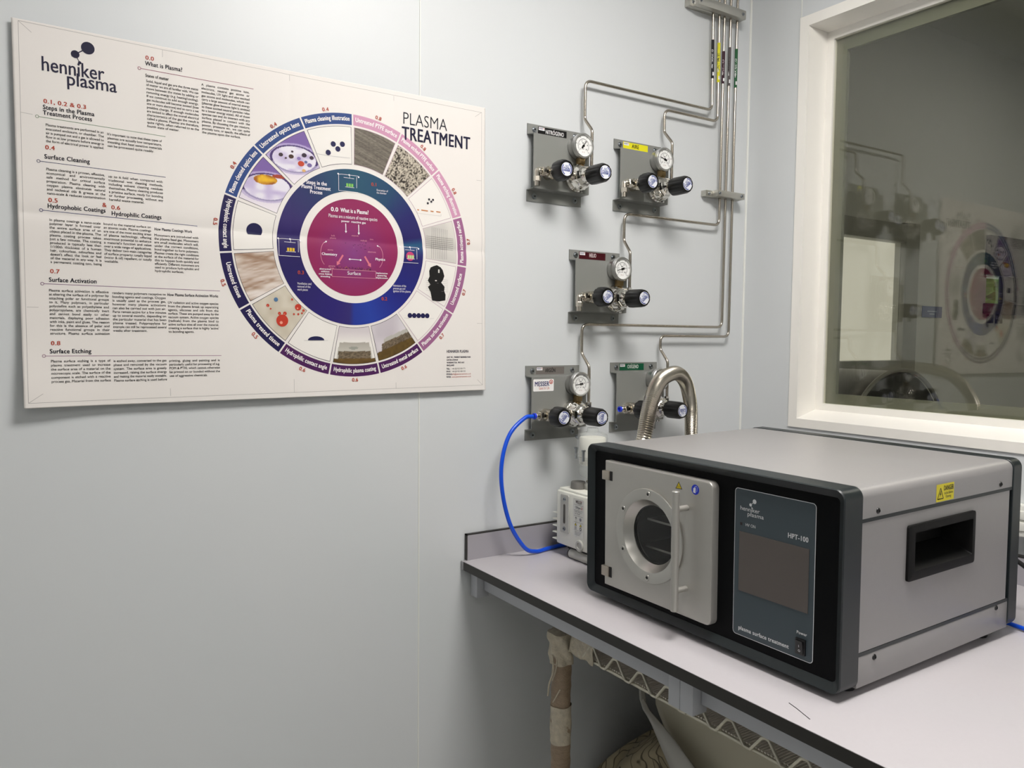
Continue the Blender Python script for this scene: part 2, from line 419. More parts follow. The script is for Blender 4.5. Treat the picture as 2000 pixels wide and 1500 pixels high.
# the adjacent room behind the glass
struct('floor_adjacent', MB().box(.12, 4.3, -2.7, .9, -.1, 0), M_FLOOR)
struct('ceiling_adjacent', MB().box(.12, 4.3, -2.7, .9, 2.95, 3.05), M_FARWALL)
struct('wall_adjacent_right', MB().box(4.2, 4.3, -2.7, .9, 0, 2.95), M_FARWALL)
struct('wall_adjacent_front', MB().box(.12, 4.3, -2.7, -2.6, 0, 2.95), M_FARWALL)
fw = MB()   # back wall of that room with two openings
fw.box(.12, .95, .8, .9, 0, 2.95); fw.box(2.08, 2.93, .8, .9, 0, 2.95); fw.box(3.55, 4.3, .8, .9, 0, 2.95)
fw.box(.95, 2.08, .8, .9, 0, 1.28); fw.box(.95, 2.08, .8, .9, 1.862, 2.95); fw.box(2.93, 3.55, .8, .9, 0, 1.59); fw.box(2.93, 3.55, .8, .9, 1.745, 2.95)
struct('wall_adjacent_back', fw, M_FARWALL)
w2 = thing('window_2', None, None); w2['kind'] = 'structure'
q = MB(); q.box(2.08, 2.20, .77, .80, 1.20, 1.96, .004); q.box(.95, 2.08, .77, .80, 1.862, 1.95, .004); q.box(.95, 2.08, .77, .80, 1.21, 1.28, .004)
q.build('frame', M_FARFRM, w2); MB().box(.95, 2.08, .83, .84, 1.28, 1.862).build('pane', M_LIT, w2)
w3 = thing('window_3', None, None); w3['kind'] = 'structure'
MB().box(2.93, 3.55, .86, .865, 1.59, 1.745).build('pane', M_GLASS, w3)
sg_ = Print(); sg_.rect(0, 190, 0, 58, (44, 62, 120), 0); sg_.rect(50, 140, 30, 35, (150, 160, 190), 1); sg_.rect(70, 120, 16, 21, (150, 160, 190), 1)
sgo = sg_.build('wall_sign', plane_fn((2.29, .797, 1.499), (.001, 0, 0), (0, 0, .001), (0, -1, 0)), ink_mat('sign_ink', .4)); tag(sgo, 'small blue sign on the wall of the room behind the glass', 'sign')
vt = thing('round_vessel', 'big dark round vessel with a pale rim, in the room behind the glass', 'vessel', (1.27, .45, 0))
MB().lathe([(.33, -.15), (.345, -.13), (.345, .14), (.33, .15)], (0, 0, .915), (0, -1, 0), 72).build('drum', M_MACH, vt)
MB().tube([(.349*math.cos(2*PI*i/96), -.152, .915+.349*math.sin(2*PI*i/96)) for i in range(97)], .0085, 8, cap=False).build('rim', M_GREY, vt)
MB().lathe([(.20, .15), (.19, .165), (.06, .19), (.05, .22), (0, .22)], (0, 0, .915), (0, -1, 0), 48, cap=False).build('hub', M_GREY, vt)
MB().box(-.28, .28, -.12, .13, 0, .70, .01).build('stand', M_MACH, vt)
mc = thing('window_surround', 'dark metal surround of the small window, far right behind the glass', 'window surround', (3.4, .8, 1.53))
for nm, b in (('top_panel', (-.50, .55, -.03, -.002, .215, .435)), ('bottom_panel', (-.50, .55, -.03, -.002, 0, .06)), ('divider', (-.34, -.07, -.03, -.002, .0605, .2145))):
    MB().box(*b, .004).build(nm, M_MACH, mc)
for x in (-.46, -.36): MB().box(x, x+.03, -.03, -.004, -.05, -.0005, .003).build('bracket', M_MACH, mc)
# hedge outside, seen through the small window
def hedge(u, v):
    x = 3.2 + 3.4*u; z = .0 + 2.6*v
    return (x, 1.6 + .12*math.sin(x*23+z*9)*math.sin(z*31+x*5) + .06*math.sin(x*61)*math.sin(z*57), z)
hm = MB(); hm.grid(hedge, 110, 110)
hb = hm.build('garden_hedge', M_LEAF); tag(hb, 'green hedge outside, seen through the small far window', 'hedge', kind='stuff')

# ------------------------------------------------------------------ ceiling lamp of the room and two added fill lamps
def ceiling_lamp(x, y, lx, ly, m, label, cz=CZ):
    t = thing('ceiling_light', label, 'ceiling light', (x, y, cz))
    MB().box(-lx/2-.02, lx/2+.02, -ly/2-.02, ly/2+.02, -.045, -.001, .004).build('housing', M_FRAME, t)
    MB().box(-lx/2, lx/2, -ly/2, ly/2, -.05, -.0455).build('diffuser', m, t)
ceiling_lamp(-.90, -1.0, .60, .42, M_LAMP, 'ceiling light panel above the bench corner')
ceiling_lamp(-2.0, -2.7, 1.2, 1.2, M_FILL, 'added unseen fill light panel on the ceiling behind the camera')  # added out of view as a broad, soft fill light
ceiling_lamp(2.4, -1.0, 1.2, .3, M_FAR_FILL, 'added unseen dim fill lamp in the room behind the glass', 2.95)  # added out of sight to lift the dark adjacent room
# ================================================================== POSTER
PX, PZ, PTH = -1.66558, 1.855171, .0045216
PW, PH = .8425, .594
poster = thing('poster', 'large creased paper poster with a coloured wheel diagram, taped to the left wall', 'poster', (PX, 0, PZ), (0, -PTH, 0))
def sheet_off(u, v):
    """distance of the paper from the wall; u right, v down, metres"""
    d = .0035 + .004*max(0, 1-u/.30)**2 + .010*(v/PH)**3*(1-.45*u/PW) + .006*math.exp(-((u-.0)**2+(v-PH)**2)/.006)
    cusp = lambda x, s, wd: (math.sqrt(x*x+s*s)-s)*math.exp(-abs(x)/wd)
    vf = .2905 + .0119*u
    d += .26*cusp(v-vf, .004, .022)*(1 if v > vf else .8)
    for uf, k in ((.2135, .09), (.427, .11), (.633, .09)): d += k*cusp(u-uf, .002, .016)
    d += .0012*math.sin(u*13+1)*math.sin(v*9+.4)*min(1, 8*v) 
    return max(.002, d)
def poster_fn(u, v, l): return (u/1000, -sheet_off(u/1000, v/1000) - l, -v/1000)
pm = MB(); NU, NV = 260, 340
pm.grid(lambda a, b: (a*PW, -sheet_off(a*PW, b*PH), -b*PH), NU, NV)
me = pm.mesh('sheet', M_PAPER, fix=False)
sh = link('sheet', me, poster); so = sh.modifiers.new('thickness', 'SOLIDIFY'); so.thickness = .0004; so.offset = -1
# artwork uses mm with v downwards -> flip v inside
class PPrint(Print):
    pass
def pfn(u, v, l): return poster_fn(u, -v, l)
LU = .00025
NAVY = (16, 12, 48); RED = (172, 66, 46); BODY = (50, 48, 47); HEAD = (12, 10, 28)
# trim lines, fold ticks and corner marks
P = Print(); G = (150, 146, 142)
P.line([(9, -3), (834, -11), (835, -583), (6, -586), (9, -3)], .55, G)
for a, b in (((9, -3), (26, -17)), ((833, -11), (818, -22)), ((835, -583), (822, -571)), ((6, -586), (26, -572)),
             ((213, -5), (213, -17)), ((427, -7), (427, -18)), ((633, -10), (633, -20)), ((213, -583), (213, -570)), ((427, -585), (427, -560)), ((633, -584), (633, -572)),
             ((8, -140), (24, -141)), ((8, -437), (24, -437)), ((834, -152), (822, -152)), ((835, -452), (822, -452))): P.line([a, b], .5, G)
P.build('trim_marks', pfn, M_INK, poster, LU)
# logo
P = Print()
P.text('henniker', 37, -71.5, 14.2, NAVY, 3, width=88)
P.text('plasma', 71, -87.5, 13.2, NAVY, 3, width=72)
P.disc(102.5, -25, 9.6, NAVY, 3, seg=32); P.disc(84.5, -38, 6.0, NAVY, 3, seg=28); P.disc(90.5, -50, 2.4, NAVY, 3, seg=16)
P.line([(102.5, -25), (84.5, -38)], 1.6, NAVY, 3); P.line([(84.5, -38), (90.5, -50)], 1.0, NAVY, 3); 
P.line([(87.6, -71.5), (87.6, -78)], 1.7, NAVY, 3)
P.build('logo', pfn, M_INK, poster, LU)
# title
P = Print()
P.text('PLASMA', 651, -61, 15.2, HEAD, 2, width=101); P.text('TREATMENT', 650, -91, 16.2, NAVY, 1, width=157)
P.build('title', pfn, M_INK, poster, LU)
# columns of text
P = Print()
def rule(u, v, u1, v1, col):
    n = 20; P.line([(u+2.6, -v), (u1, -v1)], .9, col)
    P.line([(u+2.2*math.cos(2*PI*i/n), -v+2.2*math.sin(2*PI*i/n)) for i in range(n+1)], .8, col, 3)
rule(177, 42, 362, 43.5, (130, 50, 78)); rule(30, 143, 215, 147, (110, 134, 104)); rule(30, 211, 214, 214.5, (40, 44, 84))
rule(31.5, 286, 263, 292, (62, 62, 110)); rule(30, 400, 298, 402, (120, 82, 116)); rule(29, 513, 298, 515, (150, 112, 136))
def num(t, u, v): P.text(t, u, -v-2.0, 4.1, RED, 1, sx=1.12)
def head(t, u, v, wd): P.text(t, u, -v-2.0, 4.4, HEAD, 1, width=wd)
num('0.0', 186.5, 24); head('What is Plasma?', 186, 33.5, 58); P.text('States of matter', 186, -54, 3.2, BODY, 1, width=36)
num('0.1, 0.2 & 0.3', 39, 119); head('Steps in the Plasma', 38, 128.5, 71.5); head('Treatment Process', 38, 137, 68)
num('0.4', 39.5, 189.5); head('Surface Cleaning', 38, 204, 63)
num('0.5', 41.5, 270.5); P.text('&', 117, -273, 4.4, RED, 1); num('0.6', 130, 273.5)
head('Hydrophobic Coatings', 40, 279.8, 82); head('Hydrophilic Coatings', 130, 283.2, 76)
num('0.7', 41, 381); head('Surface Activation', 39, 394.5, 67.5); num('0.8', 39, 494); head('Surface Etching', 37, 507, 58.5)
def column(u0, u1, v, pitch, txt):
    L = txt.split('/')
    for i, t in enumerate(L):
        t = t.strip().replace('|', '/')
        last = i == len(L)-1 and t.endswith('.')
        tw = text_width(t)*2.5/xheight()
        P.text(t, u0, -(v+i*pitch)-1.2, 2.5, BODY, 3, width=None if last and tw < (u1-u0) else u1-u0, justify=True)
column(187, 269, 61, 6.1, "Solid, liquid and gas are the three states/of matter we are all familiar with. We can/move between the states by adding or/removing energy (e.g. heating|cooling)./If we continue to add enough energy,/gas molecules will become ionised (lose/one or more electrons) and so carry a net/positive charge. If enough molecules/are ionised to effect the overall electrical/characteristics of the gas the result is/called a plasma. Plasmas are therefore,/quite rightly, often referred to as the/fourth state of matter.")
column(274, 355, 51.5, 6.15, "A plasma contains positive ions,/electrons, neutral gas atoms or/molecules, UV light and also excited/gas atoms and molecules, which can/carry a large amount of internal energy/(plasmas glow because light is emitted/as these excited neutral particles relax/to a lower energy state). All of these/species can and do interact with any/surface placed in contact with the/plasma. By choosing the gas mixture,/power, pressure etc. we can quite/precisely tune, or specify, the effects of/the plasma upon the surface.")
column(41, 122, 154.5, 6.2, "Plasma treatments are performed in an/evacuated enclosure, or chamber. The/air is pumped out and a gas is allowed to/flow in at low pressure before energy in/the form of electrical power is applied.")
column(127, 209, 156, 6.2, "It's important to note that these types of/plasmas are actually low temperature,/meaning that heat sensitive materials/can be processed quite readily.")
column(40, 122, 222.5, 6.2, "Plasma cleaning is a proven, effective,/economical and environmentally/safe method for critical surface/preparation. Plasma cleaning with/oxygen plasma eliminates natural/and technical oils & grease at the/nano-scale & reduces contamination")
column(127, 209, 223.5, 6.2, "up to 6 fold when compared with/traditional wet cleaning methods,/including solvent cleaning residues/themselves. Plasma cleaning produces/a pristine surface, ready for bonding/or further processing, without any/harmful waste material.")
column(42, 114, 300.5, 5.95, "In plasma coatings a nano-scale/polymer layer is formed over/the entire surface area of an/object placed in the plasma. The/plasma coating process takes/just a few minutes. The coating/produced is typically less than/1|100th thickness of a human/hair, colourless, odourless and/doesn't affect the look or feel/of the material in any way. It is/a permanent coating too, being")
column(118, 189, 300.5, 6.0, "bound to the material surface on/an atomic scale. Plasma coatings/are one of the most exciting areas/of plasma technology, offering/enormous potential to enhance/a material's function and value/over a wide range of applications./They deliver two main categories/of surface property: totally liquid/(water & oil) repellent, or totally/wettable.")
P.text('How Plasma Coatings Work', 194, -304.5, 3.0, HEAD, 1, width=60)
column(193.5, 264, 313, 5.95, "Monomers are introduced with/the plasma feed gas. Monomers/are small molecules which will,/under the correct conditions,/bond together to form polymers./Plasmas create the right conditions/at the surface of the material for/this to happen both quickly and/efficiently. Different monomers are/used to produce hydrophobic and/hydrophilic surfaces.")
column(38.5, 123, 410.5, 6.15, "Plasma surface activation is effective/at altering the surface of a polymer by/attaching polar or functional groups/to it. Many polymers, in particular/polyolefins such as polyethylene and/polypropylene, are chemically inert/and cannot bond easily to other/materials, displaying poor adhesion/with inks, paint and glues. The reason/for this is the absence of polar and/reactive functional groups in their/structure. Plasma surface activation")
column(128, 209.5, 411.5, 6.15, "renders many polymers receptive to/bonding agents and coatings. Oxygen/is usually used as the process gas,/however many plasma activations/can also be carried out with just air./Parts remain active for a few minutes/up to several months, depending on/the particular material that has been/plasma treated. Polypropylene for/example can still be reprocessed several/weeks after treatment.")
P.text('How Plasma Surface Activation Works', 212, -413.3, 3.0, HEAD, 1, width=83)
column(212.5, 295, 425, 6.15, "UV radiation and active oxygen species/from the plasma break up separating/agents, silicones and oils from the/surface. These are pumped away by the/vacuum system. Active oxygen species/(radicals) from the plasma bind to/active surface sites all over the material,/creating a surface that is highly 'active'/to bonding agents.")
column(38, 122.5, 522, 6.4, "Plasma surface etching is a type of/plasma treatment used to increase/the surface area of a material on the/microscopic scale. The surface of the/component is etched with a reactive/process gas. Material from the surface")
column(127, 208, 522.8, 6.4, "is etched away, converted to the gas/phase and removed by the vacuum/system. The surface area is greatly/increased, raising the surface energy/and making the material easily wettable./Plasma surface etching is used before")
column(212, 295, 523.5, 6.4, "printing, gluing and painting and is/particularly useful for processing of e.g./POM & PTFE, which cannot otherwise/be printed on or bonded without the/use of aggressive chemicals.")
# address block
P.text('HENNIKER PLASMA', 748, -513.5, 3.6, NAVY, 1, width=53)
for i, t in enumerate(('UNIT W1, TRIDENT BUSINESS PARK', 'DATEN AVENUE', 'WARRINGTON, WA3 6AX', 'ENGLAND')): P.text(t, 748, -524.5-5.6*i, 2.1, NAVY, 1, width=(58, 27, 42, 18)[i])
for i, (a, t) in enumerate((('TEL:', '+44 (0)1925 830 771'), ('FAX:', '+44 (0)1925 800 035'), ('EMAIL:', 'info@plasmatreatment.co.uk'), ('WEB:', 'www.plasmatreatment.co.uk'))):
    P.text(a, 747, -548.5-5.6*i, 2.1, NAVY, 1); P.text(t, 760, -548.5-5.6*i, 2.1, BODY if i < 2 else RED, 0, width=33 if i < 2 else 46)
P.build('printed_text', pfn, M_INK, poster, LU)
# the wheel
CU, CV = 547.0, -308.5
P = Print()
segs = ['Untreated PTFE surface', 'Plasma etched PTFE surface', 'Plasma etching illustration', 'Plasma activated surface', 'Untreated surface', 'Plasma surface activation', 'Untreated metal surface', 'Hydrophilic plasma coating', 'Hydrophilic contact angle', 'Plasma treated tissue', 'Untreated tissue', 'Hydrophobic contact angle', 'Plasma cleaned optics lens', 'Untreated optics lens', 'Plasma cleaning illustration']
nums = ['0.8']*3 + ['0.7']*3 + ['0.6']*3 + ['0.5']*3 + ['0.4']*3
cols = {'0.8': (200, 146, 174), '0.7': (152, 96, 136), '0.6': (72, 24, 82), '0.5': (22, 12, 70), '0.4': (38, 66, 124)}
WHT = (230, 226, 220); BLK = (36, 34, 44); DN = (24, 22, 70)
def hsh(x, y, s=1.0):
    v = math.sin(x*12.9898*s + y*78.233*s)*43758.5453; return v - math.floor(v)
def vno(x, y):
    xi, yi = math.floor(x), math.floor(y); fx, fy = x-xi, y-yi; fx = fx*fx*(3-2*fx); fy = fy*fy*(3-2*fy)
    a, b, c, d = hsh(xi, yi), hsh(xi+1, yi), hsh(xi, yi+1), hsh(xi+1, yi+1)
    return (a*(1-fx)+b*fx)*(1-fy) + (c*(1-fx)+d*fx)*fy
def mixc(a, b, t): t = max(0, min(1, t)); return tuple(a[i]+(b[i]-a[i])*t for i in range(3))
def c_ptfe(x, y): 
    n = .6*vno(x*.04+y*.05, y*.55+x*.22) + .4*vno(x*.3, y*1.1+x*.4); return mixc((74, 68, 60), (142, 134, 122), n)
def c_etch(x, y):
    n = vno(x*.16+3, y*.16)*.5 + vno(x*.4-y*.2, y*.3+x*.2)*.5; n = abs(n-.5)*3.2; return mixc((206, 196, 178), (36, 30, 26), n)
def c_act(x, y): return mixc((214, 210, 202), (196, 192, 186), vno(x*.05, y*.05))
def c_metal(x, y):
    # tilted slab on a brown table
    u = (x-634)*.86 - (y+492)*-.5; v = (x-634)*.5*-1 + (y+492)*.86; v = (y+494) - .42*(x-634); 
    if v < -2: return mixc((98, 76, 30), (72, 54, 22), vno(x*.2, y*.2)*.6)
    if v < 12 and x < 668 and x > 604: return mixc((70, 60, 46), (128, 112, 92), vno(x*.5, v*.9))
    if v < 20 and x < 668 and x > 608: return (176, 172, 164)
    return mixc((208, 202, 206), (186, 178, 184), vno(x*.04, y*.04))
def c_coat(x, y):
    dx, dy = x-547, y+506
    if dy < -17: return mixc((112, 88, 40), (84, 62, 26), vno(x*.1, y*.2))
    if abs(dx) < 34-.1*(dy+17) and dy < -3: return mixc((74, 64, 50), (136, 120, 98), vno(x*.35, y*.9))
    if abs(dx) < 34-.22*(dy+3) and dy < 14:
        if (dx+2)**2/90 + (dy-3)**2/8 < 1: return (148, 150, 140)
        return mixc((186, 182, 172), (166, 160, 150), dy/14)
    return mixc((228, 224, 218), (204, 196, 198), (dy-14)/22)
def c_drop(x, y):
    n = vno(x*.08, y*.08); return mixc((206, 198, 182), (188, 178, 158), n)
def c_tis(x, y):
    n = vno(x*.025+y*.02, y*.13-x*.03); m = vno(x*.1, y*.4-x*.1); c = mixc((222, 212, 202), (148, 116, 92), n*1.1); c = mixc(c, (232, 226, 222), m*.55)
    return mixc(c, (128, 92, 66), max(0, .8-abs(y+342+.2*(x-370))/11)*.8)
def dish(cx, cy, rx, ry, warm):
    def f(x, y):
        dx, dy = x-cx, y-cy; r = math.sqrt((dx/rx)**2 + (dy/ry)**2)
        c = mixc((118, 92, 156), (216, 206, 222), (cy+ry*1.2-y)/(ry*3.4)) if dy > 0 else mixc((210, 200, 216), (234, 228, 230), -dy/50)
        if r < 1.0: c = mixc((222, 218, 228), (164, 144, 194), max(0, vno(x*.07, y*.14)-.3))
        if .9 < r < 1.0: c = (68, 48, 104) if dy > -8 else (150, 140, 176)
        if 1.0 <= r < 1.12: c = (172, 156, 198) if dy > 0 else (190, 178, 206)
        if warm:
            q = ((dx+3)/21)**2 + ((dy-13)/9)**2
            if q < 1: c = mixc((226, 178, 32), (150, 84, 20), q*vno(x*.2, y*.2)*1.6)
            if ((dx-22)/13)**2 + ((dy-21)/3.6)**2 < 1: c = (158, 62, 40)
        return c
    return f
c12 = dish(384, -213, 46, 25, True); c13 = dish(434, -157, 45, 25, False)
cellc = {0: c_ptfe, 1: c_etch, 3: c_act, 6: c_metal, 7: c_coat, 9: c_drop, 10: c_tis, 12: c12, 13: c13}
for i, t in enumerate(segs):
    a0 = 24*i; col = cols[nums[i]]
    gap = math.degrees(1.9/240)
    P.sector(CU, CV, 228.8, 249.5, a0+gap*.8, a0+24-gap*.8, col, 2, step=1.5 if i in (3, 11) else 4)
    ccw = 72 <= a0+12 <= 280
    R = 241.8 if ccw else 236.2
    wd = min(88.0, len(t)*4.1)
    P.text(t, 0, 0, 5.3, (246, 242, 240), 1, width=wd, align='C', lift=4, bend=(CU, CV, R, a0+12, ccw))
    rr = 258 if ccw else 252.5
    P.text(nums[i], 0, 0, 4.4, RED, 1, align='C', lift=4, bend=(CU, CV, rr + (1 if ccw else 0), a0+12, ccw))
    g2 = math.degrees(2.4/190); edge = BLK if nums[i] in ('0.4', '0.5', '0.6') else (176, 146, 162)
    P.sector(CU, CV, 155, 225.5, a0+g2, a0+24-g2, edge, 2)
    P.sector(CU, CV, 155.8, 224.7, a0+g2*1.32, a0+24-g2*1.32, cellc.get(i, WHT), 3, step=(1.0 if i in (1, 12, 13) else 1.5) if i in cellc else 4)
# simple illustrations inside the cells
for x, y in ((508, -120), (526, -118), (517, -128), (498, -137)): P.disc(x, y, 5.0, DN, 5)
P.line([(474, -142), (500, -143), (541, -142)], .4, (150, 148, 160), 5)
for x, y in ((707, -211), (710, -203), (715, -207), (719, -203)): P.disc(x, y, 2.3, BLK, 5)
for a, b in ((683, 687), (692, 707), (713, 720), (726, 736)): P.line([(a, -226), (b, -226.5)], 2.2, (196, 128, 78), 5)
P.line([(683, -229), (683, -233), (737, -234), (737, -230)], .4, (170, 165, 160), 5)
for k in range(7): P.line([(702, -277-3.8*k), (765, -279-3.8*k)], .5, (96, 92, 92), 5)
for k in range(9): P.line([(716+4.3*k, -258-.4*k), (714+4.3*k, -322)], .5, (96, 92, 92), 5)
for k in range(7): P.line([(701, -362-4*k), (752, -364-4*k)], .35, (150, 146, 146), 5)
random.seed(3)
blob = [(709, -347), (712, -340), (719, -336), (727, -335), (735, -338), (739, -344), (743, -356), (740, -364), (736, -370), (744, -378), (743, -386), (746, -394), (746, -405), (730, -408), (715, -407), (713, -398), (712, -390), (706, -380), (711, -374), (706, -366), (709, -358)]
P.poly([(x+random.uniform(-.7, .7), y+random.uniform(-.7, .7)) for x, y in blob], (20, 18, 18), 5)
P.rect(729, 732, -350, -343, WHT, 6); P.rect(722, 726, -367, -365, WHT, 6)
for k in range(5): P.disc(665+9.7*k, -438, 5.0, DN, 5)
P.line([(652, -443), (664, -444)], .35, (160, 156, 160), 5); P.line([(709, -444), (719, -443)], .35, (160, 156, 160), 5)
P.poly([(470.5+16*math.cos(PI*k/16), -488+7.5*math.sin(PI*k/16)) for k in range(17)], DN, 5); P.line([(447, -488.5), (494, -488.5)], .35, (160, 156, 160), 5)
P.poly([(359.5+14*math.cos(math.radians(-35+250*k/28)), -292+13*math.sin(math.radians(-35+250*k/28))) for k in range(29)], DN, 5)
for x, y, r in ((407, -452, 11), (437, -427, 6.0), (402, -439, 2.8), (412, -439, 3.4), (426, -413, 1.9), (437, -440, 2.0), (429, -440, 1.8), (447, -433, 2.4), (381, -425, 2.8), (386, -431, 1.6), (444, -438, 1.8)):
    P.disc(x, y, r, (186, 54, 34), 5); P.disc(x-r*.2, y-r*.35, r*.25, (226, 150, 128), 6)
P.disc(396, -414, 3.8, (74, 110, 148), 5)
for x, y, r, c in ((409, -152, 4, (60, 44, 50)), (428, -153, 4.6, (66, 44, 34)), (452, -148, 4.6, (54, 40, 56)), (466, -151, 4.0, (60, 44, 60)), (446, -164, 6, (186, 66, 40)), (455, -160, 3, (96, 104, 150)), (462, -165, 4.4, (110, 96, 150)), (442, -155, 3.6, (132, 112, 168)), (430, -144, 2.2, (70, 50, 60)), (418, -157, 2, (80, 60, 60)), (451, -176, 3.4, (214, 170, 110))): P.disc(x, y, r, c, 5, ry=r*.8)
# inner rings
CI = (547.2, -310.5)
def ring_col(x, y):
    dx, dy = x-CI[0], y-CI[1]; a = math.degrees(math.atan2(dx, dy)) % 360
    keys = [(0, (32, 78, 100)), (35, (30, 66, 98)), (60, (30, 28, 96)), (78, (34, 26, 92)), (84, (40, 88, 122)), (95, (30, 26, 96)), (135, (24, 30, 118)), (165, (30, 56, 150)), (180, (28, 50, 142)), (184, (44, 34, 104)), (200, (34, 22, 104)), (250, (30, 20, 86)), (290, (46, 32, 96)), (318, (34, 44, 92)), (340, (32, 66, 98)), (360, (32, 78, 100))]
    for (k0, c0), (k1, c1) in zip(keys, keys[1:]):
        if k0 <= a <= k1: return mixc(c0, c1, (a-k0)/(k1-k0))
P.sector(CI[0], CI[1], 106, 148, 0, 360, ring_col, 3, step=2)
P.sector(CI[0], CI[1], .3, 92, 0, 360, lambda x, y: mixc((128, 58, 122), (138, 32, 84), math.hypot(x-547, y+322)/80), 3, step=2.2)
WH = (240, 236, 240); PK = (226, 150, 170)
for t, u, v, wd in (('Steps in the', 475, -199, 40), ('Plasma Treatment', 474, -207.5, 56), ('Process', 474, -216, 24)): P.text(t, u, v, 4.5, WH, 1, width=wd, align='C', lift=5)
def chamber(x, y, c, glow=False):
    P.line([(x-22, y+15), (x-22, y-16), (x+17, y-16)], .7, WH, 5); P.line([(x-23, y+14), (x-16, y+15), (x+16, y+15), (x+20, y+13)], .7, WH, 5); P.line([(x+14, y+13), (x+14, y-8)], .7, WH, 5); P.line([(x-12, y+9.5), (x+9, y+9)], .7, WH, 5); P.line([(x, y+15), (x, y+9)], .6, WH, 5)
    for p, q in ((x-23, y+15), (x+18, y+13), (x-1, y+15)): P.disc(p, q, 1.6, WH, 6, seg=10)
    if glow: P.disc(x-1, y-3, 9, (190, 60, 110), 5)
    for k in range(3): P.rect(x-7+5*k, x-3+5*k, y-7, y-1, c, 6)
    P.line([(x-9, y-8), (x+9, y-8)], .7, WH, 6)
chamber(540, -189, (124, 190, 90)); chamber(424.5, -318, (222, 182, 44)); chamber(667, -317, (170, 210, 140), True)
P.text('0.1', 584, -189.5, 4.2, RED, 1, lift=5); P.text('0.3', 437, -366, 4.2, RED, 1, lift=5); P.text('0.2', 604, -409.5, 4.2, RED, 1, lift=5)
for i, t in enumerate(('Evacuation of', 'the chamber')): P.text(t, 595, -198-5*i, 2.5, WH, 0, width=(24, 21)[i], lift=5)
for i, t in enumerate(('Ventilation and', 'removal of the', 'work pieces')): P.text(t, 436, -385-5.6*i, 2.7, WH, 0, width=(27, 25, 20)[i], lift=5)
for i, t in enumerate(('Admission of the', 'process gas and', 'ignition of the plasma')): P.text(t, 629, -381.5-5.4*i, 2.6, WH, 0, width=(28, 26, 38)[i], lift=5)
P.text('0.0', 502, -245, 5.0, WH, 1, lift=5); P.text('What is a Plasma?', 521, -245, 5.0, WH, 1, width=57, lift=5)
P.text('Plasmas are a mixture of reactive species', 497, -256.5, 4.2, WH, 0, width=99, lift=5)
P.text('power', 530.5, -263.5, 2.6, WH, 1, align='C', lift=5); P.text('reactive gas', 557, -263.5, 2.6, WH, 1, align='C', lift=5)
P.arrow(531, -266, 531.5, -284, 1.5, 4, WH, 5); P.arrow(557, -266, 557.5, -285.5, 1.5, 4, WH, 5)
P.arrow(525, -326, 512.5, -346, 3.4, 7, (214, 116, 134), 5); P.arrow(569, -326, 582, -346, 3.4, 7, (214, 116, 134), 5)
P.arrow(548, -333, 536, -333, 1.0, 3.4, WH, 5); P.arrow(546, -333, 563, -333.5, 1.0, 3.4, WH, 5)
P.line([(503.5, -353.5), (592, -353.5), (592, -367.5), (503.5, -367.5), (503.5, -353.5)], .7, PK, 5); P.text('Surface', 547.5, -362.5, 4.2, WH, 0, align='C', lift=5)
arc = lambda cx, s: [(cx + s*(-13*math.cos(t)), -325 + 23*math.sin(t)) for t in [(-1.1 + 2.2*k/10) for k in range(11)]]
P.line(arc(494, 1), .7, PK, 5); P.line(arc(594, -1), .7, PK, 5); P.arrow(488, -305, 494, -301.5, .7, 3, WH, 5); P.arrow(600, -306, 594.5, -303, .7, 3, WH, 5)
P.text('Chemistry', 483, -328, 3.0, WH, 1, lift=5); P.text('Physics', 591, -332, 3.0, WH, 1, lift=5)
for t, u, v in (('bulk', 506, -292), ('plasma', 506, -296.5), ('neutrals', 550, -289), ('radicals', 568, -297), ('ions', 584, -293.5), ('atoms', 500, -319), ('electrons', 584, -318), ('generic', 503, -349), ('layer', 503, -353)): P.text(t, u, v, 2.0, PK, 0, align='C', lift=5)
for i, t in enumerate(('abstraction', 'addition', 'cross linking', 'annealing')): P.text(t, 490, -355.5-4.6*i, 2.1, WH, 1, align='C', lift=5)
for i, t in enumerate(('implantation', 'sputtering', 'displacement')): P.text(t, 605, -358-4.6*i, 2.0, WH, 1, align='C', lift=5)
random.seed(5)
for k in range(60): P.disc(511+72*random.random(), -352.0+4*random.random(), .8, random.choice([(78, 24, 70), (96, 36, 74), (170, 110, 60)]), 6, seg=6)
for k in range(16): P.disc(520+62*random.random(), -320+22*random.random(), .9, (80, 22, 72), 6, seg=6)
P.build('wheel_diagram', pfn, M_INK, poster, LU)

# ================================================================== GAS REGULATOR PANELS
def knob_mesh(r, L, name):
    k = MB(); k.lathe([(r*.80, 0), (r*.98, .003), (r, .010), (r*.97, L-.007), (r*.88, L-.0015), (r*.84, L), (r*.80, L), (r*.79, L-.0006), (0, L-.0006)], (0, 0, 0), (0, -1, 0), 72, lobes=9, lob=.05, cap=False)
    return k.mesh(name, M_BLACK)
KN_BIG = knob_mesh(.0210, .047, 'large_knob'); KN_SM = knob_mesh(.0226, .030, 'small_knob')
def badge_mesh():
    p = Print(); WB = (226, 228, 234); BL = (40, 60, 140); R = 14.2
    p.disc(0, 0, R, WB, 0, seg=40)
    for a0, a1 in ((20, 130), (200, 310)): p.sector(0, 0, 11.2, 13.2, a0, a1, BL, 2, step=1.2)
    p.text('Linde', 0, -3.2, 4.2, BL, 1, width=18, align='C', lift=3); p.line([(-10, -4.6), (9, -3.4)], .8, BL, 3, 3)
    p.text('HiQ', 0, 3.4, 3.4, BL, 0, width=9, align='C', lift=3); p.line([(-9, 1.9), (10, 2.8)], .7, BL, 3, 3)
    return p.mesh('badge', plane_fn((0, 0, 0), (.001, 0, 0), (0, 0, .001), (0, -1, 0)), M_INKG)
BADGE = badge_mesh()
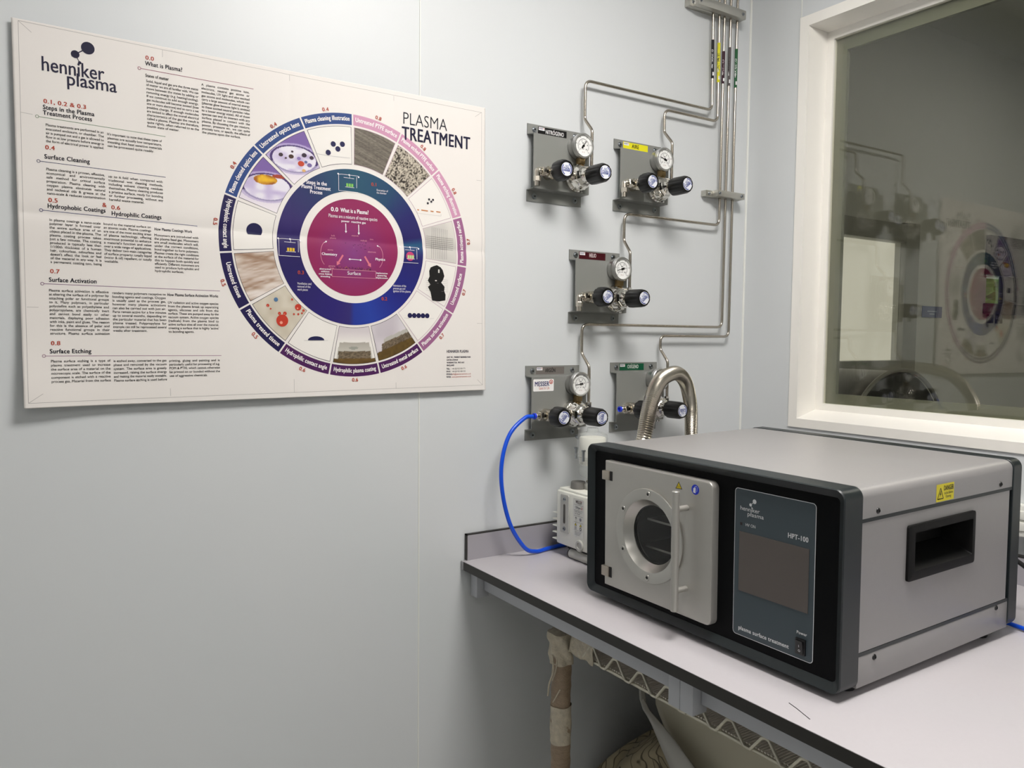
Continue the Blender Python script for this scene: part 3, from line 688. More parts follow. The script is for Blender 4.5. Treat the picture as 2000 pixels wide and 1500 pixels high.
def plate_mesh():
    m = MB(); m.sm = False; t = .0022
    prof = [(0, 0), (.0235, 0), (.0258, .0205), (.1400, .0205), (.1425, 0), (.1676, 0)]      # (down, out) of the back surface
    out = [(0, t), (.0220, t), (.0242, .0205+t), (.1416, .0205+t), (.1440, t), (.1676, t)]
    xs = [(0, .1506), (0, .1506), (.003, .157), (.003, .157), (0, .1506), (0, .1506)]
    V = []
    for (z, d), (x0, x1) in zip(prof, xs): V.append([(x0, -d-.0004, -z), (x1, -d-.0004, -z)])
    U = []
    for (z, d), (x0, x1) in zip(out, xs): U.append([(x0, -d, -z), (x1, -d, -z)])
    bm = m.bm; vb = [[bm.verts.new(p) for p in r] for r in V]; vu = [[bm.verts.new(p) for p in r] for r in U]
    for a in (vb, vu):
        for r, q in zip(a, a[1:]): bm.faces.new((r[0], r[1], q[1], q[0]))
    for i in range(len(vb)-1):
        for s in (0, 1): bm.faces.new((vb[i][s], vb[i+1][s], vu[i+1][s], vu[i][s]))
    for e in (0, -1): bm.faces.new((vb[e][0], vb[e][1], vu[e][1], vu[e][0]))
    return m.mesh('mounting_plate', M_GREY, sharp=25)
PLATE = plate_mesh()
def screw_mesh(r=.0042, h=.003):
    m = MB(); m.lathe([(r*1.5, 0), (r*1.5, h*.35), (r, h*.35), (r, h), (r*.55, h), (r*.5, h*.55), (0, h*.55)], (0, 0, 0), (0, -1, 0), 18, cap=False)
    m.mi = 1; m.lathe([(r*.5, h*.62), (0, h*.62)], (0, 0, 0), (0, -1, 0), 6, cap=False)
    return m.mesh('screw', [M_SCREW, M_DARK])
SCREW = screw_mesh()
def body_mesh():
    m = MB(); c = (.1175, 0, -.109)
    m.lathe([(.031, .022), (.031, .030), (.0285, .034)], c, (0, -1, 0), 40)          # grey base flange
    m.mi = 0
    m.lathe([(.0285, .034), (.0295, .037), (.0295, .043), (.027, .0475), (.0245, .055), (.021, .061), (.0165, .0645), (.0155, .068), (.0155, .078)], c, (0, -1, 0), 8, rot=PI/8)
    m.lathe([(.0262, .0335), (.0285, .040), (.0262, .049), (.021, .058), (.0165, .064), (.0135, .078)], c, (0, -1, 0), 40)
    m.lathe([(.0042, .0), (.0042, .004)], (.1175, -.045, -.1395), (0, 0, -1), 10)
    m.cyl((.146, -.045, -.098), (.146, -.045, -.083), .0062, seg=6)                   # outlet nut
    m.cyl((.128, -.045, -.104), (.146, -.045, -.098), .0075, seg=12)
    return m.mesh('regulator_body', M_CHROME, sharp=25)
BODY_ME = body_mesh()
def gauge_mesh():
    m = MB(); c = (.1198, 0, -.0411)
    m.lathe([(.0225, .0235), (.0255, .0245), (.0258, .040), (.0275, .042), (.0275, .050), (.0262, .0515), (.0238, .0515), (.0232, .0485)], c, (0, -1, 0), 48, cap=False)
    m.lathe([(.0225, .0235), (0, .0235)], c, (0, -1, 0), 48, cap=False)
    return m.mesh('gauge_case', M_GAUGE)
GAUGE = gauge_mesh()
def dial_mesh():
    p = Print(); K = (40, 40, 42)
    p.disc(0, 0, 23.4, (250, 250, 247), 0, seg=48)
    p.sector(0, 0, 14.2, 14.8, -135, 135, K, 2, step=1)
    for k in range(41):
        a = math.radians(-135+270*k/40); r1 = 17.2 if k % 4 == 0 else 16
        p.line([(14.6*math.sin(a), 14.6*math.cos(a)), (r1*math.sin(a), r1*math.cos(a))], .35, K, 2)
    for k in range(0, 11, 2):
        a = math.radians(-135+27*k); p.text(str(k), 10.8*math.sin(a), 10.8*math.cos(a)-1.2, 2.0, K, 1, align='C', lift=2); p.text(str(k*15), 20*math.sin(a), 20*math.cos(a)-1, 1.7, K, 0, align='C', lift=2)
    p.text('bar', 0, 4.6, 2.2, K, 1, align='C', lift=2); p.text('psi', 0, -8, 1.8, K, 0, align='C', lift=2); p.text('Kl. 2.5', 0, -15, 1.4, (150, 80, 50), 0, align='C', lift=2)
    return p.mesh('dial', plane_fn((.1198, -.0478, -.0411), (.001, 0, 0), (0, 0, .001), (0, -1, 0)), M_INK)
DIAL = dial_mesh()
def needle_mesh():
    m = MB(); m.sm = False; m.box(-.0007, .0007, -.0006, 0, -.003, .0145); m.box(-.0022, .0022, -.0007, 0, -.007, .001); m.cyl((0, 0, 0), (0, -.0012, 0), .0028, seg=14)
    return m.mesh('needle', M_BLACK)
NEEDLE = needle_mesh()
GLS = MB().lathe([(.0236, .0500), (0, .0500)], (.1198, 0, -.0411), (0, -1, 0), 40, cap=False).mesh('gauge_glass', M_GGLASS)
STEM = MB().box(.1128, .1268, -.046, -.030, -.0805, -.066, .001).box(.1155, .1245, -.043, -.033, -.086, -.078, .001).mesh('gauge_stem', M_BRASS)
def valve_mesh(elbow):
    m = MB(); z = -.1085; y = -.043
    def hexn(x0, x1, r, s=6): m.lathe([(r*.92, 0), (r, .001), (r, x1-x0-.001), (r*.92, x1-x0)], (x0, y, z), (1, 0, 0), s, rot=.3)
    hexn(.078, .092, .0105, 24); hexn(.056, .070, .012); hexn(.049, .056, .0085, 20); hexn(.026, .049, .0125, 24); hexn(.030, .046, .0135); hexn(.016, .026, .0085, 20); hexn(.008, .018, .0108); hexn(.0, .008, .0072, 16)
    m.lathe([(.0135, .022), (.0135, .040)], (.0402, 0, z), (0, -1, 0), 24)
    m.lathe([(.0095, .040), (.0095, .066)], (.0402, 0, z), (0, -1, 0), 20)
    m.lathe([(.0118, .052), (.0118, .060)], (.0402, 0, z), (0, -1, 0), 6)
    if elbow:
        m.tube(fillet([(.004, y, z), (-.001, y, z), (-.001, y, z-.018)], .006), .0062, 14)
        m.lathe([(.0072, 0), (.0078, .001), (.0078, .010), (.0066, .011)], (-.001, y, z-.012), (0, 0, -1), 6)
        m.cyl((-.001, y, z-.023), (-.001, y, z-.033), .0058, seg=14)
    return m.mesh('inlet_valve', M_NICKEL, sharp=25)
VALVE = {e: valve_mesh(e) for e in (True, False)}
COLLET = MB().lathe([(.0062, 0), (.0068, .001), (.0068, .0055), (.0046, .0055), (.0046, .002), (0, .002)], (0.0, -.043, -.1085), (-1, 0, 0), 20, cap=False).mesh('push_collet', M_BLUEB)

def regulator(pos, gas, bgc, fgc, label, elbow=True, na=60, b1=0, b2=0, messer=False):
    t = thing('gas_regulator_panel', label, 'gas regulator', pos, group='gas regulator panels on the wall')
    link('mounting_plate', PLATE, t)
    for x, z in ((.0185, -.0118), (.1305, -.0105), (.0200, -.1560), (.1325, -.1545)): link('screw', SCREW, t, None, (x, -.0022, z))
    p = Print(); p.rect(0, 79, -16.5, 0, bgc, 0); cx, tw, by = {'NITRÓGENO': (46, 51, -12.8), 'AIRE': (39, 23, -11.5), 'HELIO': (40.5, 21, -11), 'ARGÓN': (40, 29, -12), 'OXÍGENO': (43.5, 36, -11.5)}[gas]
    p.text(gas, cx, by, 5.6, fgc, 1, width=tw, align='C', lift=2)
    if 'Ó' in gas or 'Í' in gas: pass
    p.rect(2, 18, -7.5, -1, (236, 234, 236), 2); p.text('MESSER', 3, -5.2, 1.9, (40, 40, 90), 1, width=11, lift=3); p.disc(16, -3, 1.1, (186, 60, 40), 3, seg=10)
    link('gas_label', p.mesh('gas_label', plane_fn((.0278, -.0024, -.0030), (.001, 0, 0), (0, 0, .001), (0, -1, 0)), M_INKG, .0001), t)
    if messer:
        p = Print(); p.poly([(x, z) for x, z in rrect(0, 56, -27, 0, 2.5)], (236, 234, 232), 0)
        p.text('MESSER', 3.5, -15.5, 6.6, (28, 34, 96), 1, width=40, lift=2); p.disc(48.5, -6.5, 5, (176, 56, 40), 2, seg=28); p.disc(48.5, -6.5, 3.3, (236, 234, 232), 3, seg=24); p.disc(48.5, -7, 1.9, (176, 56, 40), 4, seg=16)
        p.text('Gases for Life', 15, -23, 4.2, (186, 84, 66), 0, width=29, lift=2)
        link('supplier_sticker', p.mesh('supplier_sticker', plane_fn((.0068, -.0229, -.0292), (.001, 0, 0), (0, 0, .001), (0, -1, 0)), M_INKG, .0001), t)
    link('regulator_body', BODY_ME, t); link('gauge_stem', STEM, t)
    g = link('gauge', GAUGE, t); link('dial', DIAL, g); link('gauge_glass', GLS, g)
    nd = link('needle', NEEDLE, g, None, (.1198, -.0482, -.0411)); nd.rotation_euler = (0, math.radians(na), 0)
    link('inlet_valve', VALVE[elbow], t)
    if not elbow: link('push_collet', COLLET, t)
    k = link('regulator_knob', KN_BIG, t, None, (.1213, -.0757, -.1108)); b = link('badge', BADGE, k, None, (0, -.0473, 0)); b.rotation_euler = (0, math.radians(b1), 0)
    k = link('valve_knob', KN_SM, t, None, (.0402, -.0628, -.1094)); b = link('badge', BADGE, k, None, (0, -.0303, 0)); b.rotation_euler = (0, math.radians(b2), 0)
    return t
RP = {'N': (-.71399, 0, 1.84488), 'A': (-.46707, 0, 1.84703), 'H': (-.59459, 0, 1.57991), 'G': (-.71191, 0, 1.3151), 'O': (-.46648, 0, 1.32002)}
regulator(RP['N'], 'NITRÓGENO', (16, 15, 16), (222, 222, 222), 'grey regulator panel with black NITRÓGENO label, top left', True, 38, 5, 5)
regulator(RP['A'], 'AIRE', (226, 218, 40), (24, 24, 20), 'grey regulator panel with yellow AIRE label, top right', True, -72, -35, -40)
regulator(RP['H'], 'HELIO', (66, 16, 24), (214, 200, 200), 'grey regulator panel with dark red HELIO label, in the middle', True, -105, -35, -35)
regulator(RP['G'], 'ARGÓN', (112, 106, 102), (20, 18, 18), 'grey regulator panel with ARGÓN label and a blue hose plugged in', False, -96, -80, -40, True)
regulator(RP['O'], 'OXÍGENO', (12, 84, 56), (216, 222, 216), 'grey regulator panel with green OXÍGENO label behind the steel hose', False, 18, 180, 150)

# ================================================================== GAS PIPES
PD = -.018; PE = -.045; PR = .0034; ZT = 2.549
def pipe(xt, xb, zb, xl, zj, key, sleeve, scol, tcol, gas, label):
    rp = RP[key]; xe = rp[0] + .146; ze = rp[2] - .084
    pts = [(xt, PD, ZT), (xb, PD, zb), (xl, PD, zb), (xl, PD, zj), (xe, PE, zj-.030), (xe, PE, ze)]
    t = thing('gas_pipe', label, 'gas pipe', (xt, PD, ZT), group='stainless gas pipes')
    o = Vector((xt, PD, ZT))
    MB().tube([p-o for p in fillet(pts, .018, 7)], PR, 12).build('tube', M_STEEL, t)
    z0, z1 = sleeve; xm = lambda z: xt + (xb-xt)*(ZT-z)/(ZT-zb)
    rr = PR + .0005; H = (z1-z0)*1000; p = Print()
    nz = 6; C = 2*PI*rr*1000
    p.rect(-C/2, C/2, 0, H, scol, 0, step=1.6)
    p.text(gas, 0, H*.30, 3.2, tcol, 1, width=H*.45, rot=PI/2, lift=1)
    p.rect(-1.2, 3, H*.07, H*.16, (225, 225, 225), 1, step=1.0); p.rect(-3.4, -1.5, H*.26, H*.36, (225, 225, 225), 1, step=1.0)
    def fn(u, v, l):
        a = u/1000/rr - .5; z = z0 + v/1000
        return (xm(z)-xt + (rr+l)*math.sin(a), -(rr+l)*math.cos(a), z-ZT)
    p.build('marker_sleeve', fn, M_INKG, t, .0001)
pipe(-.1680, -.1585, 1.9585, -.5680, 1.8720, 'N', (2.037, 2.132), (20, 18, 20), (220, 220, 220), 'NITRÓGENO', 'leftmost steel gas pipe with a black marker sleeve')
pipe(-.1435, -.1368, 1.9335, -.3225, 1.8795, 'A', (2.031, 2.129), (220, 214, 40), (30, 30, 20), 'AIRE', 'second steel gas pipe from the left, with a yellow marker sleeve')
pipe(-.1197, -.1222, 1.6720, -.4450, 1.6090, 'H', (2.031, 2.112), (52, 14, 34), (170, 150, 160), 'HELIO', 'middle steel gas pipe with a dark maroon marker sleeve')
pipe(-.0967, -.1020, 1.4095, -.5672, 1.3430, 'G', (2.029, 2.126), (84, 78, 78), (30, 28, 28), 'ARGÓN', 'fourth steel gas pipe from the left, with a grey marker sleeve')
pipe(-.0726, -.0755, 1.3850, -.3206, 1.3525, 'O', (2.029, 2.127), (14, 84, 42), (220, 225, 220), 'OXÍGENO', 'rightmost steel gas pipe with a green marker sleeve')
def clamp(x0, x1, xf, z0, z1, label):
    t = thing('pipe_clamp', label, 'pipe clamp', ((x0+x1)/2, 0, (z0+z1)/2), group='aluminium pipe clamps')
    xm, zm = (x0+x1)/2, (z0+z1)/2; h = (z1-z0)/2
    MB().box(x0-xm, x1-xm, -.0175, 0, -h, h, .0008).build('back_bar', M_ALU, t)
    MB().box(xf-xm, x1-.003-xm, -.036, -.0180, -h, h, .0008).build('front_bar', M_ALU, t)
    for x, d in ((x0+.012, -.0175), (xf+.008, -.036), (x1-.014, -.036)):
        o = link('screw', SCREW, t, None, (x-xm, d, 0)); o.scale = (.7, .7, .7)
clamp(-.245, -.058, -.232, 2.199, 2.2205, 'aluminium pipe clamp across all five pipes, at the top of the photo')
clamp(-.172, -.045, -.149, 1.7425, 1.7580, 'small aluminium pipe clamp across three pipes, beside the AIRE panel')

# ================================================================== BENCH
BX = -.874; BZ = .90
wt = thing('worktop', 'long pale grey worktop with a black front edge and low splashback', 'worktop', (0, 0, 0))
m = MB(); m.sm = False
m.box(BX+.001, -.001, -2.2, -.001, .8815, BZ, .001); m.mi = 1
m.box(BX, BX+.0015, -2.2, -.0125, .8815, BZ-.0008)
m.build('top', [M_TOP, M_EDGE], wt)
MB().box(BX-.0005, BX+.02, -.0125, -.0008, .8805, .9005, .002).build('end_cap', M_ENDCAP, wt)
m = MB(); m.sm = False; m.box(BX+.012, -.018, -.0088, -.001, BZ, BZ+.0545); m.box(-.019, -.001, -2.2, -.001, BZ, BZ+.0545)
m.mi = 1; m.box(BX+.0095, BX+.012, -.0090, -.001, BZ, BZ+.0570); m.box(BX+.0095, -.018, -.0090, -.001, BZ+.0545, BZ+.0570); m.box(-.0192, -.001, -2.2, -.001, BZ+.0545, BZ+.0570)
m.build('splashback', [M_SPLASH, M_EDGE], wt)
m = MB(); m.sm = False; m.mi = 0
m.tube([(-.8329, -.8058, BZ), (-.838, -.822, BZ+.0001), (-.8482, -.8492, BZ)], .0006, 6); m.build('scratch', M_RUBBER, wt)
# frames under the worktop: modules with stub posts and aprons
def under_frame(y0, y1, label):
    t = thing('bench_frame', label, 'bench frame', (-.84, y0, .85), group='steel frames under the worktop')
    o = Vector((-.84, y0, .85))
    def bx(name, a, b, c, d, e, f, bev=.0008): MB().box(a-o.x, b-o.x, c-o.y, d-o.y, e-o.z, f-o.z, bev).build(name, M_APRON, t)
    bx('post', -.853, -.823, y0-.026, y0, .823, .8812); bx('post', -.853, -.823, y1, y1+.0235, .823, .8812)
    bx('apron', -.836, -.822, y1+.024, y0-.0265, .838, .8812)
    bx('side_rail', -.8225, -.05, y0-.026, y0-.004, .838, .8812); bx('side_rail', -.8225, -.05, y1, y1+.0235, .838, .8812)
under_frame(-.0085, -.6280, 'grey steel apron frame under the worktop, nearest the poster wall')
under_frame(-.6288, -1.36, 'grey steel apron frame under the worktop, below the large machine')
# ================================================================== PLASMA CABINET
UW, UH = .5295, .2750
unit = thing('plasma_cabinet', 'large grey and black bench machine with a round window door, on the worktop', 'laboratory machine', (-.7826, -.31615, .910), (math.radians(.7), 0, -PI/2))
def hoop(y0, y1, inner_y, inset, r=.014, front=True):
    """bezel: rounded hoop with a chamfered front"""
    A = lambda d, y: [(x, y, z) for x, z in rrect(d, UW-d, d, UH-d, max(.003, r-d*.6), 8)]
    m = MB()
    if front: m.loops([A(.010, y1), A(.0008, y1), A(0, y1-.001), A(0, y0+.002), A(.0012, y0), A(inset, inner_y), A(inset, inner_y+.004)])
    else: m.loops([A(.010, y0), A(.0008, y0), A(0, y0+.001), A(0, y1-.002), A(.0012, y1)], close1=True)
    return m
hoop(0, .041, .009, .0125).build('front_bezel', M_BEZEL, unit, sharp=30)
hoop(.448, .476, 0, 0, front=False).build('rear_bezel', M_BEZEL, unit, sharp=30)
def holed(m, outline, c, r, y, n=64):
    """ring of quads between an outline and a circle; returns circle loop"""
    import bisect
    pts = outline; k = len(pts)
    def hit(a):
        dx, dz = math.cos(a), math.sin(a); best = None
        for i in range(k):
            (x0, z0), (x1, z1) = pts[i], pts[(i+1) % k]; ex, ez = x1-x0, z1-z0; den = dx*ez - dz*ex
            if abs(den) < 1e-12: continue
            t = ((x0-c[0])*ez - (z0-c[1])*ex)/den; s = ((x0-c[0])*dz - (z0-c[1])*dx)/den
            if t > 0 and -1e-9 <= s <= 1+1e-9 and (best is None or t < best): best = t
        return best
    angs = sorted(set([2*PI*i/n for i in range(n)] + [math.atan2(z-c[1], x-c[0]) % (2*PI) for x, z in pts]))
    return [(c[0]+math.cos(a)*hit(a), c[1]+math.sin(a)*hit(a)) for a in angs], [(c[0]+math.cos(a)*r, c[1]+math.sin(a)*r) for a in angs]
RC = (.1720, .1387)
ol, ci = holed(None, rrect(.0127, UW-.0127, .0127, UH-.0127, .006), RC, .062, 0)
m = MB(); m.sm = False; L3 = lambda P2, y: [(x, y, z) for x, z in P2]
m.loops([L3(ol, .0095), L3(ci, .0095), L3(ci, .018)]); m.build('front_panel', M_PANEL, unit)
# covers
m = MB()
def ucover(y): return [(.002, y, .2316)] + [(x, y, z) for x, z in reversed(rrect(.002, UW-.002, .20, UH-.0012, .014, 8)[:18])] + [(UW-.002, y, .2316)]
L0 = ucover(.040); L1 = ucover(.449)
m.loops([L0, L1]); m.build('top_cover', M_UNIT, unit, sharp=50)
m = MB(); m.sm = False
m.box(.002, UW-.002, .040, .449, .0008, .0439, .001); m.build('base_cover', M_UNIT, unit)
for a, b in ((.0016, .0105), (UW-.0105, UW-.0016)):
    for c0 in (.0441, .2266): m = MB(); m.sm = False; m.box(a, b, .0405, .4485, c0, c0+.0049); m.build('groove_strip', M_BEZEL, unit)
# side panels: the right one has the hand hole
m = MB(); m.sm = False; a0, a1 = UW-.006, UW-.0022
HB = (.1520, .3285, .1325, .2055)
m.box(a0, a1, .040, .441, .0495, HB[2]); m.box(a0, a1, .040, .441, HB[3], .2265); m.box(a0, a1, .040, HB[0], HB[2], HB[3]); m.box(a0, a1, HB[1], .441, HB[2], HB[3])
m.build('side_panel', M_UNIT, unit)
m = MB(); m.sm = False; m.box(.0022, .006, .040, .441, .0495, .2265); m.build('side_panel', M_UNIT, unit)
m = MB(); m.sm = False; m.box(UW-.012, UW-.0075, .440, .449, .046, .230); m.build('rear_gap_strip', M_PANEL, unit)
# hand grip: flanged cup
m = MB(); m.sm = False
R2 = lambda a, y0, y1, z0, z1, r=.004: [(a, y, z) for y, z in rrect(y0, y1, z0, z1, r, 4)]
h0 = (.1496, .3306, .1285, .2085); hi = (.1650, .3225, .1420, .1970)
m.loops([R2(UW-.0022, *h0), R2(UW+.0015, *h0), R2(UW+.0022, h0[0]+.001, h0[1]-.001, h0[2]+.001, h0[3]-.001), R2(UW+.0022, *hi, .002), R2(UW-.045, hi[0]+.002, hi[1]-.002, hi[2]+.018, hi[3], .002)], close1=True)
m.build('hand_grip', M_GRIP, unit)
def dome_screw(y, z, s=1):
    m = MB(); m.lathe([(.0042, 0), (.0040, .0010), (.0030, .0019), (.0018, .0022), (.0016, .0012), (0, .0012)], (0, 0, 0), (1, 0, 0), 18, cap=False); return m
me_ds = dome_screw(0, 0).mesh('cover_screw', M_BLACK)
for y, z in ((.0782, .2392), (.4105, .2395), (.0792, .0362), (.4116, .0400)): link('cover_screw', me_ds, unit, None, (UW-.0020, y, z))
# danger sticker
p = Print(); Y1 = (226, 212, 36); K = (24, 24, 18)
p.rect(0, 48, 0, 25.6, Y1, 0); p.line([(3, 4), (19, 4), (11, 20), (3, 4), (12, 4)], 1.3, K, 2, 20)
p.poly([(11.8, 16), (8.6, 10.4), (10.6, 10.4), (9.0, 6.2), (13.2, 11.6), (11.2, 11.6), (13.0, 16)], K, 2)
p.text('DANGER', 19.5, 15.5, 4.6, K, 1, width=27, lift=2); p.text('Isolate Before', 21, 9.6, 2.6, K, 0, width=24, lift=2); p.text('Opening', 25, 4.4, 2.6, K, 0, width=15, lift=2)
p.build('danger_sticker', plane_fn((UW-.0017, .2223, .2330), (0, .001, 0), (0, 0, .001), (1, 0, 0)), M_INKG, unit)
# feet
for a, y, h in ((.05, .055, .0105), (UW-.030, .055, .0105), (.05, .415, .0148), (UW-.030, .415, .0148)):
    MB().lathe([(.0135, -h), (.0145, -h+.002), (.0155, .001)], (a, y, 0), (0, 0, 1), 24).build('rubber_foot', M_RUBBER, unit)
# door
dx0, dx1, dz0, dz1 = .0570, .3100, .0260, .2510
def dol(e): 
    r = .011; o = rrect(dx0+e, dx1-e, dz0+e, dz1-e, r-e*.5, 6); n = len(o)
    out = []
    for x, z in o:
        if x < dx0 + r: x = dx0+e; z = dz1-e if z > (dz0+dz1)/2 else dz0+e
        if not out or abs(out[-1][0]-x)+abs(out[-1][1]-z) > 1e-7: out.append((x, z))
    return out
m = MB()
fo, fc = holed(None, dol(.0025), RC, .070, 0)
m.loops([L3(fc, -.001), L3(fc, -.005), L3(fo, -.005)])
d0, d1, d2 = dol(.0025), dol(.0007), dol(0)
m.loops([L3(d0, -.005), L3(d1, -.0043), L3(d2, -.0025), L3(d2, .0092)]); 
door = m.build('chamber_door', M_DOOR, unit, sharp=35)
bmesh_fix = None
m = MB(); c = (RC[0], 0, RC[1])
m.lathe([(.0797, .0048), (.0797, .0082), (.0790, .0090), (.0628, .0090), (.0612, .0084), (.0515, -.0050), (.0500, -.0062), (.0500, -.0160)], c, (0, -1, 0), 96, cap=False)
ring = m.build('window_ring', M_RING, door, sharp=25)
rs = MB(); rs.lathe([(.0056, .0088), (.0054, .0093), (.0046, .0094), (.0040, .0088), (.0026, .0088)], (0, 0, 0), (0, -1, 0), 24, cap=False); rs.mi = 1; rs.lathe([(.0027, .0087), (0, .0087)], (0, 0, 0), (0, -1, 0), 6, cap=False)
rs_me = rs.mesh('ring_screw', [M_RING, M_DARK])
for k in range(6):
    a = math.radians(90+60*k); link('ring_screw', rs_me, ring, None, (RC[0]+.0708*math.cos(a), -.0004, RC[1]+.0708*math.sin(a)))
m = MB(); m.lathe([(.0505, -.0075), (0, -.0075)], c, (0, -1, 0), 64, cap=False); m.build('window_glass', M_CHGLASS, door, fix=False)
m = MB(); m.lathe([(.0515, -.0080), (.0490, -.0085), (.0480, -.0115), (.0495, -.013)], c, (0, -1, 0), 64, cap=False); m.build('window_seal', M_RUBBER, door)
# handle
m = MB(); ha = .2574
m.cyl((ha, -.0300, .0405), (ha, -.0300, .2320), .0062, seg=24, bev=.0008)
hd = m.build('door_handle', M_DOOR, door)
for z in (.2027, .0724): MB().cyl((ha, -.0292, z), (ha, -.0048, z), .0046, seg=18).build('handle_post', M_DOOR, hd)
# hinges
for z0, z1 in ((.2168, .2328), (.0424, .0605)):
    m = MB(); m.box(.0525, .0708, -.0085, .0092, z0, z1, .0008); m.mi = 1; m.box(.0706, .0772, -.0056, -.0046, z0-.0004, z1+.0004)  # thin dark plate painted as the shade of a notch not cut
    m.build('hinge', [mat('hinge_steel', (176, 168, 156), .34, .8), M_DARK], door)
# door pictograms
p = Print()
p.poly([(231.6, 229.3), (246.8, 229.9), (239.0, 241.8)], K, 0); p.poly([(233.6, 230.4), (244.8, 230.9), (239.1, 239.9)], (214, 190, 40), 1)
for k in range(3): p.line([(236.6+2*k, 231.6), (236.6+2*k, 233.8), (237.2+2*k, 235)], .5, (60, 52, 16), 2, 5)
p.disc(274.6, 234.4, 8.0, (30, 52, 190), 0, seg=36); p.poly([(270.2, 229.6), (275.2, 228.6), (275.6, 236), (274.2, 238.5), (273, 238.6), (272.6, 236.4), (270.6, 236.8)], (226, 228, 236), 1)
p.line([(274, 239.4), (277, 240.2), (278.6, 238), (278, 232), (277.4, 231)], .7, (190, 200, 236), 1)
p.build('door_pictograms', plane_fn((0, -.0051, 0), (.001, 0, 0), (0, 0, .001), (0, -1, 0)), M_INKG, door)
# chamber behind the window
m = MB(); m.lathe([(.0615, -.0190), (.0600, -.0200), (.0600, -.2100), (0, -.2100)], c, (0, -1, 0), 64, cap=False)
ch = m.build('vacuum_chamber', M_CHAMBER, unit)
m = MB(); m.sm = False
for z, w0 in ((.1560, .036), (.1080, .050)):
    m.box(RC[0]-w0, RC[0]+w0, .026, .19, z, z+.0016); m.box(RC[0]-w0, RC[0]+w0, .0245, .026, z-.001, z+.0026)
m.build('chamber_shelf', M_ALU, ch)
# control panel
cp = Print(); GR = (68, 78, 84); CW = (222, 224, 226)
X = lambda v: v*1000
cp.poly(rrect(341.3, 481.6, 25.5, 248.3, 6), CW, 0); cp.poly(rrect(342.2, 480.7, 26.4, 247.4, 5.2), GR, 1)
cp.text('henniker', 351.5, 216.2, 4.0, CW, 0, width=36); cp.text('plasma', 365, 209.3, 4.0, CW, 0, width=30)
cp.disc(377.9, 232.4, 3.4, CW, 3); cp.disc(370.8, 226.4, 2.3, CW, 3); cp.disc(373.4, 222.3, .9, CW, 3); cp.line([(377.9, 232.4), (370.8, 226.4)], .7, CW, 3); cp.line([(370.8, 226.4), (373.4, 222.3)], .5, CW, 3); cp.line([(372.1, 216.2), (372.1, 212)], .7, CW, 3)
cp.rect(352.2, 356.2, 193.2, 197.3, (50, 42, 42), 3); cp.text('HV ON', 362, 193.3, 2.9, CW, 0, width=18.7); cp.text('HPT-100', 436.6, 192.6, 4.5, CW, 1, width=34)
cp.text('plasma surface treatment', 352.4, 34.4, 3.9, CW, 1, width=90.3); cp.text('Power', 454.8, 61.4, 2.7, CW, 1, width=17)
cpo = cp.build('control_panel', plane_fn((0, .0093, 0), (.001, 0, 0), (0, 0, .001), (0, -1, 0)), ink_mat('panel_ink', .4), unit)
m = MB(); m.sm = False; m.box(.3514, .4721, .0084, .0092, .0938, .1838); m.build('touch_screen', M_SCREEN, cpo)
m = MB(); m.sm = False; m.box(.4546, .4705, .0065, .0095, .0332, .0560, .0006); swo = m.build('power_switch', M_BLACK, cpo)
m = MB(); m.sm = False
m.loops([[(.4566, .0066, .0352), (.4685, .0066, .0352), (.4685, .0066, .0540), (.4566, .0066, .0540)], [(.4570, .0056, .0356), (.4681, .0056, .0356), (.4681, .0030, .0536), (.4570, .0030, .0536)]], close1=True)
m.build('rocker', M_BLACK, swo)
p = Print(); p.line([(462.5, 44.5), (462.5, 48)], .6, CW, 1); 
p.line([(462.6+1.5*math.cos(2*PI*i/16), 39.6+1.5*math.sin(2*PI*i/16)) for i in range(17)], .5, CW, 1, 9)
p.build('switch_marks', lambda u, v, l: (u/1000, .0056-.0026*(v-35.6)/18-.0002-l, v/1000), M_INKG, swo)

# ================================================================== VACUUM PUMP
pump = thing('vacuum_pump', 'small cream vacuum pump with a clear filter bowl on top, left of the machine', 'vacuum pump', (-.670, -.0675, .9004))
# local: x depth, y negative to the right, z up
PWD, PD0 = .190, .205
m = MB(); m.box(0, PD0, -PWD, 0, .026, .145, .004, 3); m.box(.004, PD0-.01, -PWD+.004, -.003, .143, .150, .003)
m.build('pump_body', M_WHITE, pump)
for k in range(5):
    m = MB(); m.sm = False; m.box(.0015, PD0-.01, -.003, .0165, .032+.0145*k, .0345+.0145*k, .0008); m.build('cooling_fin', M_WHITE, pump)
MB().lathe([(.0165, .150), (.0170, .152), (.0160, .163), (.0150, .1655), (0, .1655)], (.030, -.038, 0), (0, 0, 1), 28).build('filler_cap', M_PGREY, pump)
m = MB(); m.loops([[(-.0002, -y, z) for y, z in rrect(.0168, .0468, .0540, .1384, .004, 4)], [(-.0024, -y, z) for y, z in rrect(.0172, .0464, .0544, .1380, .004, 4)]], close1=True)
sg = m.build('sight_glass_plate', M_LGREY, pump)
m = MB(); m.loops([[(-.0025, -y, z) for y, z in rrect(.0285, .0352, .0750, .1180, .0032, 4)], [(-.0030, -y, z) for y, z in rrect(.0287, .0350, .0752, .1178, .0031, 4)]], close1=True); m.build('sight_glass', mat('sight_glass_dark', (70, 66, 62), .15), sg)
for z in (.0640, .1290): 
    o = link('screw', SCREW, sg, None, (-.0022, -.0318, z)); o.rotation_euler = (0, 0, -PI/2); o.scale = (.75, .75, .75)
m = MB(); m.lathe([(.0125, -.001), (.0125, .003), (.0112, .0042), (.0068, .0042), (.0058, .002), (0, .002)], (0, -.0850, .0375), (-1, 0, 0), 28, cap=False); m.build('drain_plug', M_LGREY, pump)
p = Print(); LW = (214, 214, 208); D = (74, 76, 88)
p.poly(rrect(0, 37, 0, 82, 3, 4), LW, 0)
